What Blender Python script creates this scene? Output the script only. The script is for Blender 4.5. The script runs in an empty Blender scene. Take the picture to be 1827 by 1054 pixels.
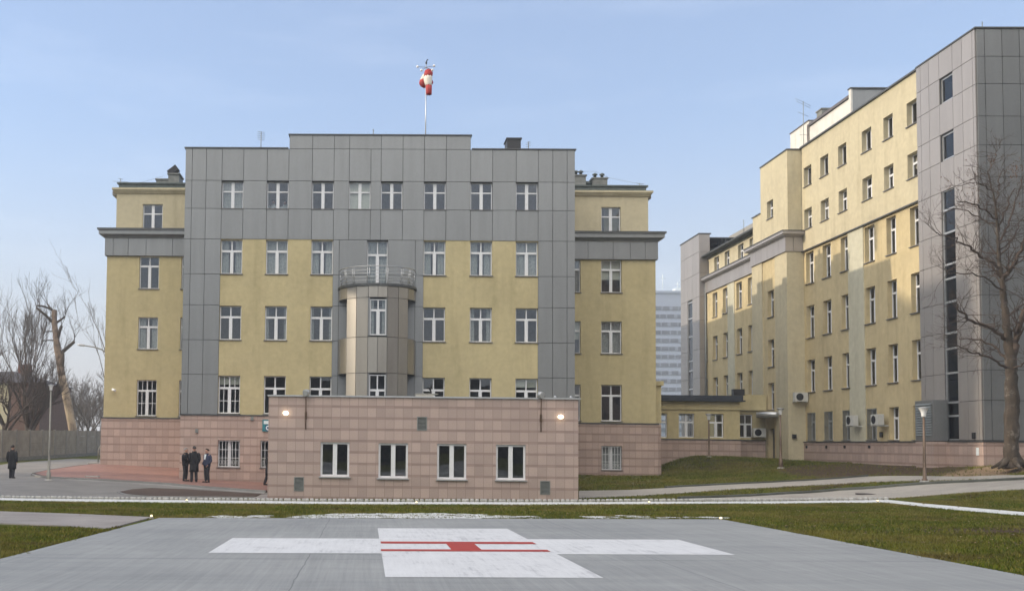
import bpy, bmesh, math, random
import numpy as np
from mathutils import Vector, Matrix

# ------------------------------------------------------------------ camera, sky, sun, exposure
SC = bpy.context.scene
COL = SC.collection
rad = math.radians
CF, CX, CY, YAW, PITCH, ROLL, EYE = 1855.5, 608.4, 693.94, -0.0249, 0.0514, 0.0119, 2.2   # measured from the photograph
IW, IH = 1827.0, 1054.0

def cam_axes():
    c, s = math.cos(YAW), math.sin(YAW); cp, sp = math.cos(PITCH), math.sin(PITCH)
    F = Vector((s*cp, c*cp, sp)); R = Vector((c, -s, 0)); U = R.cross(F)
    a, b = math.cos(ROLL), math.sin(ROLL)
    return a*R + b*U, -b*R + a*U, F
RX, UX, FX = cam_axes()
cam_data = bpy.data.cameras.new('camera')
cam = bpy.data.objects.new('camera', cam_data); COL.objects.link(cam)
cam.matrix_world = Matrix(((RX.x, UX.x, -FX.x, 0), (RX.y, UX.y, -FX.y, 0), (RX.z, UX.z, -FX.z, EYE), (0, 0, 0, 1)))
cam_data.sensor_width = 36.0
cam_data.sensor_fit = 'HORIZONTAL'
cam_data.lens = CF/IW*36.0
cam_data.shift_x = (IW/2 - CX)/IW
cam_data.shift_y = (CY - IH/2)/IW
cam_data.clip_start = 0.1; cam_data.clip_end = 6000
SC.camera = cam

SUN_TO = Vector((-.9987, .051, 0)).normalized()*math.cos(rad(20.2)) + Vector((0, 0, math.sin(rad(20.2))))
SC.world = bpy.data.worlds.new('World')
SC.world.use_nodes = True
wn = SC.world.node_tree; wn.nodes.clear()
w_out = wn.nodes.new('ShaderNodeOutputWorld'); w_bg = wn.nodes.new('ShaderNodeBackground')
sky = wn.nodes.new('ShaderNodeTexSky'); sky.sky_type = 'NISHITA'; sky.sun_disc = False
sky.sun_elevation = rad(20.2); sky.sun_rotation = math.atan2(SUN_TO.x, SUN_TO.y)
sky.altitude = 100; sky.air_density = 1.0; sky.dust_density = .8; sky.ozone_density = 1.5
w_bg.inputs['Strength'].default_value = 0.15
# thin cirrus streaks, part of the sky itself
tc = wn.nodes.new('ShaderNodeTexCoord'); mp = wn.nodes.new('ShaderNodeMapping')
mp.inputs['Scale'].default_value = (2.0, 2.0, 11.0); mp.inputs['Rotation'].default_value = (0.12, 0.05, 0)
nz = wn.nodes.new('ShaderNodeTexNoise'); nz.inputs['Scale'].default_value = 2.2; nz.inputs['Detail'].default_value = 7; nz.inputs['Roughness'].default_value = .62
cr = wn.nodes.new('ShaderNodeValToRGB'); cr.color_ramp.elements[0].position = .5; cr.color_ramp.elements[1].position = .85
cr.color_ramp.elements[1].color = (.10, .10, .10, 1)
mx = wn.nodes.new('ShaderNodeMix'); mx.data_type = 'RGBA'; mx.inputs['B'].default_value = (6.2, 6.4, 6.8, 1)
wn.links.new(tc.outputs['Generated'], mp.inputs['Vector']); wn.links.new(mp.outputs[0], nz.inputs['Vector'])
wn.links.new(nz.outputs['Fac'], cr.inputs[0]); wn.links.new(cr.outputs[0], mx.inputs['Factor'])
# bright warm zone added to the unseen sky behind the viewer, lighting shaded facades
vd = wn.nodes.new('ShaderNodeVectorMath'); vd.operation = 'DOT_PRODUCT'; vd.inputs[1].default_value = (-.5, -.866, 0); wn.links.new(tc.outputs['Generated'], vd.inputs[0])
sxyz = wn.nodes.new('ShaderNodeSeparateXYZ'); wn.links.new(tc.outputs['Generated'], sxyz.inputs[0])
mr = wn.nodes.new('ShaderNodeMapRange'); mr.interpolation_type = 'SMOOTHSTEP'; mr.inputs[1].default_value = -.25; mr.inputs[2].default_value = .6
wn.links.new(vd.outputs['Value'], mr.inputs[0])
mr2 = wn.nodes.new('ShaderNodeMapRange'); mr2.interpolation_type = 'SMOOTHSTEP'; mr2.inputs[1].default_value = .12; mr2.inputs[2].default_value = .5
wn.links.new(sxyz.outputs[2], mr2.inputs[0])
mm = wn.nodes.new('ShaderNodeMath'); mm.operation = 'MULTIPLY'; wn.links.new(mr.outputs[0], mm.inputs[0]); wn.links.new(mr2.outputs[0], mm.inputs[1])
mh_ = wn.nodes.new('ShaderNodeMix'); mh_.data_type = 'RGBA'; mh_.inputs['Factor'].default_value = .38; mh_.inputs['B'].default_value = (2.25, 2.75, 4.1, 1)   # even winter haze in the air
wn.links.new(sky.outputs[0], mh_.inputs['A'])
mz = wn.nodes.new('ShaderNodeMapRange'); mz.interpolation_type = 'SMOOTHSTEP'; mz.inputs[1].default_value = .32; mz.inputs[2].default_value = -.02; mz.inputs[4].default_value = .9
wn.links.new(sxyz.outputs[2], mz.inputs[0])
mhz = wn.nodes.new('ShaderNodeMix'); mhz.data_type = 'RGBA'; mhz.inputs['B'].default_value = (3.05, 2.95, 2.98, 1)   # pale band of haze at the horizon
wn.links.new(mz.outputs[0], mhz.inputs['Factor']); wn.links.new(mh_.outputs['Result'], mhz.inputs['A'])
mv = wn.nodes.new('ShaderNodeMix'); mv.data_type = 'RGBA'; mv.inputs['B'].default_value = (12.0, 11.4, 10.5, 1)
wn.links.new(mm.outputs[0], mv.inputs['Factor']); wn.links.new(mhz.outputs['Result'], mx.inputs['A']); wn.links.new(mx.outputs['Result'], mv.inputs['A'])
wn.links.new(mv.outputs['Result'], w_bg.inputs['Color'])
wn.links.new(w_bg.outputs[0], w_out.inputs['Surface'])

sun_d = bpy.data.lights.new('sun', 'SUN'); sun_d.energy = 2.0; sun_d.angle = rad(0.6); sun_d.color = (1.0, .86, .68)
sun = bpy.data.objects.new('sun', sun_d); COL.objects.link(sun)
sun.rotation_euler = SUN_TO.to_track_quat('Z', 'Y').to_euler(); sun.location = SUN_TO*200

SC.view_settings.view_transform = 'Standard'; SC.view_settings.look = 'None'
SC.view_settings.exposure = 0.68; SC.view_settings.gamma = 1.0
SC.render.resolution_x = 1024; SC.render.resolution_y = 590

# ------------------------------------------------------------------ pixel of the photograph -> ray / point on a plane
def ray(u, v):
    return FX + RX*((u-CX)/CF) - UX*((v-CY)/CF)
EY = Vector((0, 0, EYE))
def atY(u, v, Y): d = ray(u, v); return EY + d*(Y/d.y)
def atX(u, v, X): d = ray(u, v); return EY + d*(X/d.x)

# ------------------------------------------------------------------ mesh helpers
class MB:
    def __init__(self): self.v = []; self.f = []; self.sm = []
    def face(self, pts, smooth=False):
        n = len(self.v); self.v += [tuple(p) for p in pts]; self.f.append(tuple(range(n, n+len(pts)))); self.sm.append(smooth)
    def box8(self, c):
        n = len(self.v); self.v += [tuple(p) for p in c]
        for q in ((0,3,2,1),(4,5,6,7),(0,1,5,4),(1,2,6,5),(2,3,7,6),(3,0,4,7)):
            self.f.append(tuple(n+i for i in q)); self.sm.append(False)
    def box(self, x0, x1, y0, y1, z0, z1):
        self.box8([(x0,y0,z0),(x1,y0,z0),(x1,y1,z0),(x0,y1,z0),(x0,y0,z1),(x1,y0,z1),(x1,y1,z1),(x0,y1,z1)])
    def pbox(self, P, s0, s1, t0, t1, d0, d1):
        self.box8([P(s0,t0,d0),P(s1,t0,d0),P(s1,t0,d1),P(s0,t0,d1),P(s0,t1,d0),P(s1,t1,d0),P(s1,t1,d1),P(s0,t1,d1)])
    def rings(self, rings, caps=True, smooth=True, closed=True):
        n0 = len(self.v); k = len(rings[0])
        for r in rings: self.v += [tuple(p) for p in r]
        for i in range(len(rings)-1):
            for j in range(k if closed else k-1):
                a = n0+i*k+j; b = n0+i*k+(j+1) % k
                self.f.append((a, b, b+k, a+k)); self.sm.append(smooth)
        if caps and closed:
            self.f.append(tuple(n0+j for j in reversed(range(k)))); self.sm.append(False)
            self.f.append(tuple(n0+(len(rings)-1)*k+j for j in range(k))); self.sm.append(False)
    def tube(self, pts, r, n=6, caps=True, flat=1.0):
        pts = [Vector(p) for p in pts]
        if not hasattr(r, '__len__'): r = [r]*len(pts)
        rings = []; up = None
        for i, p in enumerate(pts):
            t = (pts[min(i+1, len(pts)-1)] - pts[max(i-1, 0)])
            if t.length < 1e-9: t = Vector((0, 0, 1))
            t.normalize()
            if up is None:
                up = Vector((0, 1, 0)) if abs(t.z) > .7 else Vector((0, 0, 1))
            a = up.cross(t)
            if a.length < 1e-6: a = Vector((1, 0, 0)).cross(t)
            a.normalize(); b = t.cross(a); up = b
            rings.append([p + (a*math.cos(6.2832*k/n) + b*math.sin(6.2832*k/n)*flat)*r[i] for k in range(n)])
        self.rings(rings, caps)
    def lathe(self, prof, c=(0,0,0), n=16, sx=1, sy=1, smooth=True):
        c = Vector(c)
        self.rings([[c+Vector((r*math.cos(6.2832*k/n)*sx, r*math.sin(6.2832*k/n)*sy, z)) for k in range(n)] for r, z in prof], True, smooth)
    def build(self, name, m, parent=None):
        me = bpy.data.meshes.new(name); me.from_pydata(self.v, [], self.f); 
        me.polygons.foreach_set('use_smooth', self.sm); me.materials.append(m); me.update()
        return link(name, me, parent)

def link(name, me, parent=None):
    o = bpy.data.objects.new(name, me); COL.objects.link(o)
    if parent is not None: adopt(o, parent)
    return o
def wloc(o):
    p = Vector(o.location)
    while o.parent is not None: o = o.parent; p = Vector(o.location)   # parts sit at the origin of their thing's inverse
    return p
def adopt(o, parent):
    o.parent = parent
    root = parent
    while root.parent is not None: root = root.parent
    if parent is root:
        o.matrix_parent_inverse = Matrix.Translation(-Vector(root.location)) if root.get('world') else Matrix.Identity(4)
def tag(o, label=None, cat=None, group=None, kind=None):
    if label: o['label'] = label
    if cat: o['category'] = cat
    if group: o['group'] = group
    if kind: o['kind'] = kind
    return o
def thing(name, label, cat, loc=(0,0,0), rz=0, group=None, world=False):
    """an Empty at the thing's base; world=True: its parts are given in world coordinates"""
    o = bpy.data.objects.new(name, None); COL.objects.link(o)
    o.location = loc; o.rotation_euler = (0, 0, rz); o.empty_display_size = .3
    if world: o['world'] = 1
    return tag(o, label, cat, group)
def dup(root, loc, rz=None, label=None, scale=None):
    def cp(o, par):
        c = o.copy(); COL.objects.link(c)
        if par is not None: c.parent = par; c.matrix_parent_inverse = o.matrix_parent_inverse.copy()
        for ch in [x for x in ALLCH.get(o.name, [])]: cp(ch, c)
        return c
    r = cp(root, None); r.location = loc
    if rz is not None: r.rotation_euler = (0, 0, rz)
    if label: r['label'] = label
    if scale: r.scale = scale
    return r
ALLCH = {}
def snapshot(root):
    for o in [root] + list(root.children_recursive): ALLCH[o.name] = list(o.children)

# ------------------------------------------------------------------ materials
def newmat(name):
    m = bpy.data.materials.new(name); m.use_nodes = True
    nt = m.node_tree; b = nt.nodes['Principled BSDF']
    return m, nt, b
def N(nt, t, **kw):
    n = nt.nodes.new(t)
    for k, v in kw.items():
        if k in n.inputs: n.inputs[k].default_value = v
        else: setattr(n, k, v)
    return n
def L(nt, a, b): nt.links.new(a, b)
def ramp(nt, src, stops):
    r = N(nt, 'ShaderNodeValToRGB'); e = r.color_ramp.elements
    while len(e) < len(stops): e.new(.5)
    for i, (p, c) in enumerate(stops):
        e[i].position = p; e[i].color = (*c, 1) if len(c) == 3 else c
    L(nt, src, r.inputs[0]); return r.outputs[0]
def geo(nt): return N(nt, 'ShaderNodeNewGeometry').outputs['Position']
def noise(nt, scale, detail=4, rough=.55, vec=None, sc=None):
    n = N(nt, 'ShaderNodeTexNoise'); n.inputs['Scale'].default_value = scale; n.inputs['Detail'].default_value = detail; n.inputs['Roughness'].default_value = rough
    v = vec if vec is not None else geo(nt)
    if sc:
        m = N(nt, 'ShaderNodeMapping'); m.inputs['Scale'].default_value = sc; L(nt, v, m.inputs['Vector']); v = m.outputs[0]
    L(nt, v, n.inputs['Vector']); return n.outputs['Fac']
def mixc(nt, fac, a, b, mode='MIX'):
    m = N(nt, 'ShaderNodeMix'); m.data_type = 'RGBA'; m.blend_type = mode
    for s, k in ((fac, 'Factor'), (a, 'A'), (b, 'B')):
        if hasattr(s, 'is_linked'): L(nt, s, m.inputs[k] if k != 'Factor' else m.inputs['Factor'])
        elif k == 'Factor': m.inputs['Factor'].default_value = s
        else: m.inputs[k].default_value = (*s, 1)
    return m.outputs['Result']
def bump(nt, b, h, strength=.3, dist=.02):
    n = N(nt, 'ShaderNodeBump'); n.inputs['Strength'].default_value = strength; n.inputs['Distance'].default_value = dist
    L(nt, h, n.inputs['Height']); L(nt, n.outputs[0], b.inputs['Normal'])
def math_(nt, op, a, b=None, c=None):
    n = N(nt, 'ShaderNodeMath'); n.operation = op
    for i, s in enumerate((a, b, c)):
        if s is None: continue
        if hasattr(s, 'is_linked'): L(nt, s, n.inputs[i])
        else: n.inputs[i].default_value = s
    return n.outputs[0]
def dim(c, k): return tuple(x*k for x in c)

def mat_plain(name, c, rough=.6, metal=0, var=.12, scale=6, spec=.4):
    m, nt, b = newmat(name)
    f = noise(nt, scale, 5)
    col = ramp(nt, f, [(.3, dim(c, 1-var)), (.7, dim(c, 1+var))])
    L(nt, col, b.inputs['Base Color']); b.inputs['Roughness'].default_value = rough; b.inputs['Metallic'].default_value = metal
    b.inputs['Specular IOR Level'].default_value = spec
    return m
def mat_stucco(name, c, stain=.14):
    m, nt, b = newmat(name)
    big = noise(nt, .55, 5, .6); mid = noise(nt, 3.2, 5, .6); streak = noise(nt, 1.0, 4, .6, sc=(1.6, 1.6, .16)); fine = noise(nt, 40, 3)
    c1 = ramp(nt, big, [(.3, dim(c, 1-stain*.55)), (.7, dim(c, 1+stain*.5))])
    c2 = mixc(nt, .55, c1, ramp(nt, mid, [(.3, (.80,.79,.77)), (.7, (1.06,1.06,1.05))]), 'MULTIPLY')
    c3 = mixc(nt, .5, c2, ramp(nt, streak, [(.30, (.76,.745,.715)), (.50, (1.02,1.02,1.02))]), 'MULTIPLY')
    c4 = mixc(nt, .35, c3, ramp(nt, fine, [(.3, (.82,.82,.82)), (.7, (1.1,1.1,1.1))]), 'MULTIPLY')
    L(nt, c4, b.inputs['Base Color']); b.inputs['Roughness'].default_value = .9; b.inputs['Specular IOR Level'].default_value = .2
    bump(nt, b, fine, .25, .01)
    return m
def mat_panel(name, c, var=.045, metal=.45, rough=.38):
    m, nt, b = newmat(name)
    g = N(nt, 'ShaderNodeNewGeometry')
    isl = ramp(nt, g.outputs['Random Per Island'], [(0, dim(c, 1-var)), (1, dim(c, 1+var))])
    st = noise(nt, 1.0, 5, .6, sc=(2.4, 2.4, .22)); fine = noise(nt, 9, 4)
    c2 = mixc(nt, .55, isl, ramp(nt, st, [(.3, (.86,.86,.855)), (.62, (1.04,1.04,1.045))]), 'MULTIPLY')
    c3 = mixc(nt, .3, c2, ramp(nt, fine, [(.3, (.9,.9,.9)), (.7, (1.08,1.08,1.08))]), 'MULTIPLY')
    L(nt, c3, b.inputs['Base Color']); b.inputs['Roughness'].default_value = rough; b.inputs['Metallic'].default_value = metal
    b.inputs['Specular IOR Level'].default_value = .35
    return m
def mat_tile(name, c, band, tw=.352, th=.448, z0=.484, x0=-.512, bh=.085):
    """pink stone slabs with a thin darker course between the rows; joints follow x+y and z"""
    m, nt, b = newmat(name)
    sep = N(nt, 'ShaderNodeSeparateXYZ'); L(nt, geo(nt), sep.inputs[0])
    h = math_(nt, 'ADD', sep.outputs[0], sep.outputs[1])
    zz = math_(nt, 'SUBTRACT', sep.outputs[2], z0-bh/2-5*th)
    fz = math_(nt, 'MULTIPLY', math_(nt, 'FRACT', math_(nt, 'DIVIDE', zz, th)), th)
    hx = math_(nt, 'DIVIDE', math_(nt, 'SUBTRACT', h, x0-60*tw), tw)
    fx = math_(nt, 'MULTIPLY', math_(nt, 'FRACT', hx), tw)
    isband = math_(nt, 'LESS_THAN', fz, bh)
    jv = math_(nt, 'LESS_THAN', fx, .014)
    jh = math_(nt, 'LESS_THAN', math_(nt, 'ABSOLUTE', math_(nt, 'SUBTRACT', fz, bh)), .007)
    jh2 = math_(nt, 'LESS_THAN', fz, .008)
    ids = N(nt, 'ShaderNodeCombineXYZ'); L(nt, math_(nt, 'FLOOR', hx), ids.inputs[0]); L(nt, math_(nt, 'FLOOR', math_(nt, 'DIVIDE', zz, th)), ids.inputs[1]); L(nt, isband, ids.inputs[2])
    wnz = N(nt, 'ShaderNodeTexWhiteNoise'); L(nt, ids.outputs[0], wnz.inputs['Vector'])
    tcol = ramp(nt, wnz.outputs['Value'], [(0, dim(c, .88)), (.5, c), (1, dim(c, 1.10))])
    tcol = mixc(nt, isband, tcol, ramp(nt, wnz.outputs['Value'], [(0, dim(band, .9)), (1, dim(band, 1.1))]))
    speck = noise(nt, 26, 4, .7); big = noise(nt, .8, 4)
    tcol = mixc(nt, .5, tcol, ramp(nt, speck, [(.3, (.85,.84,.84)), (.7, (1.08,1.07,1.06))]), 'MULTIPLY')
    tcol = mixc(nt, .5, tcol, ramp(nt, big, [(.3, (.86,.86,.87)), (.7, (1.06,1.05,1.04))]), 'MULTIPLY')
    j = math_(nt, 'MAXIMUM', jv, math_(nt, 'MAXIMUM', jh, jh2))
    tcol = mixc(nt, j, tcol, dim(band, .78))
    L(nt, tcol, b.inputs['Base Color']); b.inputs['Roughness'].default_value = .6; b.inputs['Specular IOR Level'].default_value = .3
    return m
def mat_glass(name, ior=2.0, tint=(.75,.8,.8), rough=0.0):
    m, nt, b = newmat(name); nt.nodes.remove(b); out = nt.nodes['Material Output']
    tr = N(nt, 'ShaderNodeBsdfTransparent'); tr.inputs[0].default_value = (*tint, 1)
    gl = N(nt, 'ShaderNodeBsdfGlossy'); gl.inputs['Roughness'].default_value = rough; gl.inputs[0].default_value = (.95,.97,1,1)
    f0 = ((ior-1)/(ior+1))**2; gn = N(nt, 'ShaderNodeNewGeometry'); dt = N(nt, 'ShaderNodeVectorMath'); dt.operation = 'DOT_PRODUCT'
    L(nt, gn.outputs['Incoming'], dt.inputs[0]); L(nt, gn.outputs['Normal'], dt.inputs[1])
    fv = math_(nt, 'ADD', f0, math_(nt, 'MULTIPLY', 1-f0, math_(nt, 'POWER', math_(nt, 'SUBTRACT', 1, math_(nt, 'ABSOLUTE', dt.outputs['Value'])), 5)))
    ms = N(nt, 'ShaderNodeMixShader'); L(nt, fv, ms.inputs[0]); L(nt, tr.outputs[0], ms.inputs[1]); L(nt, gl.outputs[0], ms.inputs[2])
    nv = noise(nt, 1.3, 2); bp = N(nt, 'ShaderNodeBump'); bp.inputs['Strength'].default_value = .02; bp.inputs['Distance'].default_value = .05
    L(nt, nv, bp.inputs['Height']); L(nt, bp.outputs[0], gl.inputs['Normal'])
    L(nt, ms.outputs[0], out.inputs['Surface'])
    return m
def mat_emit(name, c, s):
    m, nt, b = newmat(name)
    b.inputs['Base Color'].default_value = (*c, 1); b.inputs['Emission Color'].default_value = (*c, 1); b.inputs['Emission Strength'].default_value = s
    return m

M = {}
OCHRE = (.53, .455, .265)
M['ochre'] = mat_stucco('ochre_render', OCHRE)
M['cream'] = mat_stucco('cream_render', (.555, .495, .345), .10)
M['sand'] = mat_stucco('sand_render', (.585, .485, .29), .12)
M['pale'] = mat_stucco('pale_render', (.57, .545, .425), .08)
M['white_wall'] = mat_stucco('white_render', (.74, .71, .66), .06)
M['panel'] = mat_panel('grey_panel', (.258, .266, .268))
M['panel_warm'] = mat_panel('warm_grey_panel', (.35, .325, .31), metal=.3)
M['joint'] = mat_plain('dark_joint', (.06, .063, .066), .8)
M['pink'] = mat_tile('pink_stone', (.46, .36, .32), (.345, .258, .228))
M['pink_base'] = mat_tile('pink_stone_plinth', (.47, .355, .305), (.345, .25, .212), tw=.353, th=.452, z0=.60, x0=.1)
M['pvc'] = mat_plain('white_pvc', (.74, .75, .77), .35, var=.04)
M['dark_frame'] = mat_plain('brown_frame', (.12, .10, .09), .4)
M['alu'] = mat_plain('aluminium', (.52, .53, .54), .35, .6, .06)
M['steel'] = mat_plain('stainless_steel', (.55, .55, .55), .3, .85, .06)
M['sill'] = mat_plain('grey_sill', (.16, .155, .15), .5, .2)
M['flash'] = mat_plain('dark_flashing', (.085, .09, .09), .45, .3)
M['roof'] = mat_plain('roofing_felt', (.06, .066, .068), .85, var=.3, scale=2)
M['greenroof'] = mat_plain('weathered_sheet_metal', (.10, .12, .115), .5, .3, .2, 3)
M['glass'] = mat_glass('window_glass')
M['glass_dark'] = mat_glass('dark_window_glass', 1.6, (.36, .34, .32)); M['glass_side'] = mat_glass('side_window_glass', 1.6, (.6, .6, .58))
M['room'] = mat_plain('room_wall', (.30, .29, .27), .9)
M['curtain'] = mat_plain('net_curtain', (.40, .40, .395), .9, var=.2, scale=9)
M['blind'] = mat_plain('cream_blind', (.62, .60, .53), .9, var=.08)
M['chim'] = mat_plain('grey_chimney_render', (.20, .205, .19), .9, var=.25, scale=4)
M['black'] = mat_plain('black_metal', (.025, .025, .027), .5)
M['ac'] = mat_plain('ac_casing', (.55, .55, .52), .5, var=.06)
M['vent'] = mat_plain('grey_louvre', (.23, .245, .235), .45, .3)
M['darkvoid'] = mat_plain('dark_void', (.02, .02, .02), .9)
M['rust'] = mat_plain('rusty_pole', (.13, .085, .055), .7, .3, .3, 14)
M['bronze'] = mat_plain('brown_lamp_pole', (.17, .12, .085), .5, .3, .15)
M['greypole'] = mat_plain('grey_lamp_pole', (.26, .25, .22), .5, .3, .12)
M['shade'] = mat_plain('white_lamp_shade', (.78, .78, .78), .4, var=.05)
M['concrete'] = mat_plain('pale_concrete', (.40, .385, .355), .85, var=.22, scale=3)
M['bark'] = mat_plain('dark_bark', (.085, .066, .05), .95, var=.4, scale=8)
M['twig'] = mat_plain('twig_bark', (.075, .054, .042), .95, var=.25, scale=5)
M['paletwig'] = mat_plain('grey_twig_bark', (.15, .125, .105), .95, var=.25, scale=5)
M['skin'] = mat_plain('skin', (.48, .28, .2), .55, var=.05)
M['blackcoat'] = mat_plain('black_wool', (.018, .018, .02), .9)
M['navy'] = mat_plain('navy_jacket', (.028, .036, .075), .7)
M['trouser'] = mat_plain('dark_trousers', (.03, .03, .035), .9)
M['hair_dark'] = mat_plain('dark_hair', (.03, .022, .018), .7)
M['hair_grey'] = mat_plain('grey_hair', (.25, .24, .23), .7)
M['whitecoat'] = mat_plain('white_coat', (.78, .80, .80), .8, var=.05)
M['lamp_on'] = mat_emit('lit_lamp', (1, .86, .62), 4); M['lamp_dim'] = mat_emit('small_lit_lamp', (1, .80, .50), .9)
M['teal'] = mat_plain('teal_sign', (.04, .21, .25), .4)
M['signwhite'] = mat_plain('white_sign', (.72, .78, .80), .4, var=.05)
M['signblue'] = mat_plain('blue_sign', (.03, .06, .16), .4)

# ------------------------------------------------------------------ the lie of the land
def padz(x, y): return .55 + .0105*x - .0129*y
ANC = []
for x in (-14, -8, -2, 4, 10, 16, 20):
    for y in (8, 16, 24, 31, 38, 41.5):
        if x > 14 and y > 36: continue
        ANC.append((x, y, padz(x, y)))
ANC += [(-14, 44, -.02), (-8, 45, -.02), (-4, 48, -.02), (-20, 41, -.05), (-22, 50, .2), (-15.3, 60, .70), (-10.2, 60, .53), (-9.8, 55, .12), (-6, 55, .0), (-3.8, 55, -.06),
        (-13, 55, .25), (-18.5, 54, .14), (-15.4, 50, .22), (-26, 60, .42), (-26.5, 75, .52), (-25.5, 100, .76), (-19, 75, .68), (0, 58, .0), (9, 55, .4), (8.5, 47, .15), (12, 60, .5), (16.7, 60, .54), (18, 60.5, .6),
        (9, 42, .07), (15, 46, .36), (18.5, 66, 1.0), (19.8, 65.5, 1.5), (23.4, 66, 1.58), (21, 62.5, 1.15), (25.8, 68, 1.5), (24.5, 60, 1.2), (26.9, 64.5, 1.40), (26.9, 58, 1.42), (26.9, 51, 1.42), (26.9, 46.2, 1.5),
        (19, 57, .62), (21, 50, .68), (17.5, 41.5, .24), (20, 43, .44), (22.7, 43.2, .90), (22, 39, .62), (20.5, 36, .42), (24.5, 42.5, 1.05), (24.3, 38.5, .93), (23.5, 36, .72), (23, 30, .5), (25.6, 43.6, 1.25), (26.8, 43.6, 1.6), (27.2, 42.3, 1.72), (27.9, 42.4, 1.9), (29, 43.5, 1.85), (28.2, 44.6, 1.75), (27.2, 45.2, 1.6), (31, 42, 1.8), (28.5, 41.2, 1.6), (29, 39, 1.15), (34, 46, 1.6),
        (22, 46.5, .95), (24.5, 48.5, 1.2), (40, 30, .9), (40, 50, 1.6), (-30, 30, .0), (-30, 15, .2), (36, 10, .6), (-40, 60, .4), (0, -10, .6), (30, -10, .7), (-30, -10, .4)]
A = np.array(ANC)
def _fit():
    d = np.sqrt(((A[:, None, :2]-A[None, :, :2])**2).sum(2) + 1.5)
    n = len(A); K = np.zeros((n+3, n+3)); K[:n, :n] = d - np.eye(n)*.06; K[:n, n] = 1; K[:n, n+1:] = A[:, :2]; K[n, :n] = 1; K[n+1:, :n] = A[:, :2].T
    return np.linalg.solve(K, np.concatenate([A[:, 2], [0, 0, 0]]))
WT = _fit()
def ground_np(X, Y):
    X = np.asarray(X, float); Y = np.asarray(Y, float)
    xs = np.clip(X, -42, 42); ys = np.clip(Y, -15, 100)
    d = np.sqrt((xs[..., None]-A[:, 0])**2 + (ys[..., None]-A[:, 1])**2 + 1.5)
    z = d @ WT[:-3] + WT[-3] + WT[-2]*xs + WT[-1]*ys
    far = np.clip((np.hypot(X, Y-30)-75)/60, 0, 1)
    z = z*(1-far) + .6*far
    # under the landing pad the ground is the pad's own plane
    inside = np.clip(1.5-np.maximum(np.maximum(-7-X, X-10.2), np.maximum(5-Y, Y-28.3)), 0, 1)
    return z*(1-inside) + (.55+.0105*X-.0129*Y)*inside
def g(x, y): return float(ground_np(x, y))
def gpt(u, v):
    """where the ray through a pixel meets the ground"""
    d = ray(u, v); d = d/d.y; y0 = 8.0
    if d.z > -.002: d.z = -.002
    ys = np.arange(8, 140, .25); zz = EYE+d.z*ys; gz = ground_np(d.x*ys, ys)
    k = np.argmax(zz < gz)
    if zz[k] >= gz[k]: k = len(ys)-1
    a, b = ys[max(k-1, 0)], ys[k]
    for _ in range(30):
        m = (a+b)/2
        if EYE+d.z*m < g(d.x*m, m): b = m
        else: a = m
    return Vector((d.x*b, b, g(d.x*b, b)))

def grid_lines(lo, hi, fine, flo, fhi):
    s = list(np.arange(flo, fhi+1e-6, fine)); k = fine
    x = fhi
    while x < hi: k *= 1.35; x += k; s.append(min(x, hi))
    k = fine; x = flo
    while x > lo: k *= 1.35; x -= k; s.insert(0, max(x, lo))
    return np.array(s)
gx = grid_lines(-2500, 2500, .5, -26, 34); gy = grid_lines(-2500, 2500, .5, 12, 68)
GX, GY = np.meshgrid(gx, gy); GZ = ground_np(GX, GY)
nx, ny = len(gx), len(gy)
me = bpy.data.meshes.new('lawn'); vs = np.stack([GX, GY, GZ], -1).reshape(-1, 3)
me.from_pydata(vs.tolist(), [], [(j*nx+i, j*nx+i+1, (j+1)*nx+i+1, (j+1)*nx+i) for j in range(ny-1) for i in range(nx-1)])
me.polygons.foreach_set('use_smooth', [True]*len(me.polygons))
m, nt, b = newmat('winter_lawn')
n1 = noise(nt, .35, 5, .65); n2 = noise(nt, 2.1, 5, .65); n3 = noise(nt, 14, 4, .7); n4 = noise(nt, .8, 4, .6, sc=(.5, 1.6, 1))
gcol = ramp(nt, n2, [(.25, (.055, .068, .010)), (.5, (.092, .108, .013)), (.75, (.145, .15, .02))])
gcol = mixc(nt, ramp(nt, n4, [(.50, (0,0,0)), (.64, (.95,.95,.95))]), gcol, (.085, .058, .034))
gcol = mixc(nt, ramp(nt, n1, [(.5, (0,0,0)), (.72, (.7,.7,.7))]), gcol, (.15, .135, .05))
gcol = mixc(nt, .7, gcol, ramp(nt, n3, [(.28, (.5,.5,.5)), (.72, (1.35,1.35,1.3))]), 'MULTIPLY')
# bare brown earth: the bank at the right building and the bald patches the photograph shows
sepg = N(nt, 'ShaderNodeSeparateXYZ'); L(nt, geo(nt), sepg.inputs[0])
def blob(cx, cy, rx, ry, lo=1.15, hi=.75):
    dx = math_(nt, 'DIVIDE', math_(nt, 'SUBTRACT', sepg.outputs[0], cx), rx); dy = math_(nt, 'DIVIDE', math_(nt, 'SUBTRACT', sepg.outputs[1], cy), ry)
    q = math_(nt, 'SQRT', math_(nt, 'ADD', math_(nt, 'MULTIPLY', dx, dx), math_(nt, 'MULTIPLY', dy, dy)))
    q = math_(nt, 'ADD', q, math_(nt, 'MULTIPLY', math_(nt, 'SUBTRACT', n2, .5), 1.1))
    r = N(nt, 'ShaderNodeMapRange'); r.inputs[1].default_value = hi; r.inputs[2].default_value = lo; r.inputs[3].default_value = 1; r.inputs[4].default_value = 0
    L(nt, q, r.inputs[0]); return r.outputs[0]
earth = ramp(nt, n3, [(.3, (.058, .040, .025)), (.7, (.115, .08, .05))])
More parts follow.
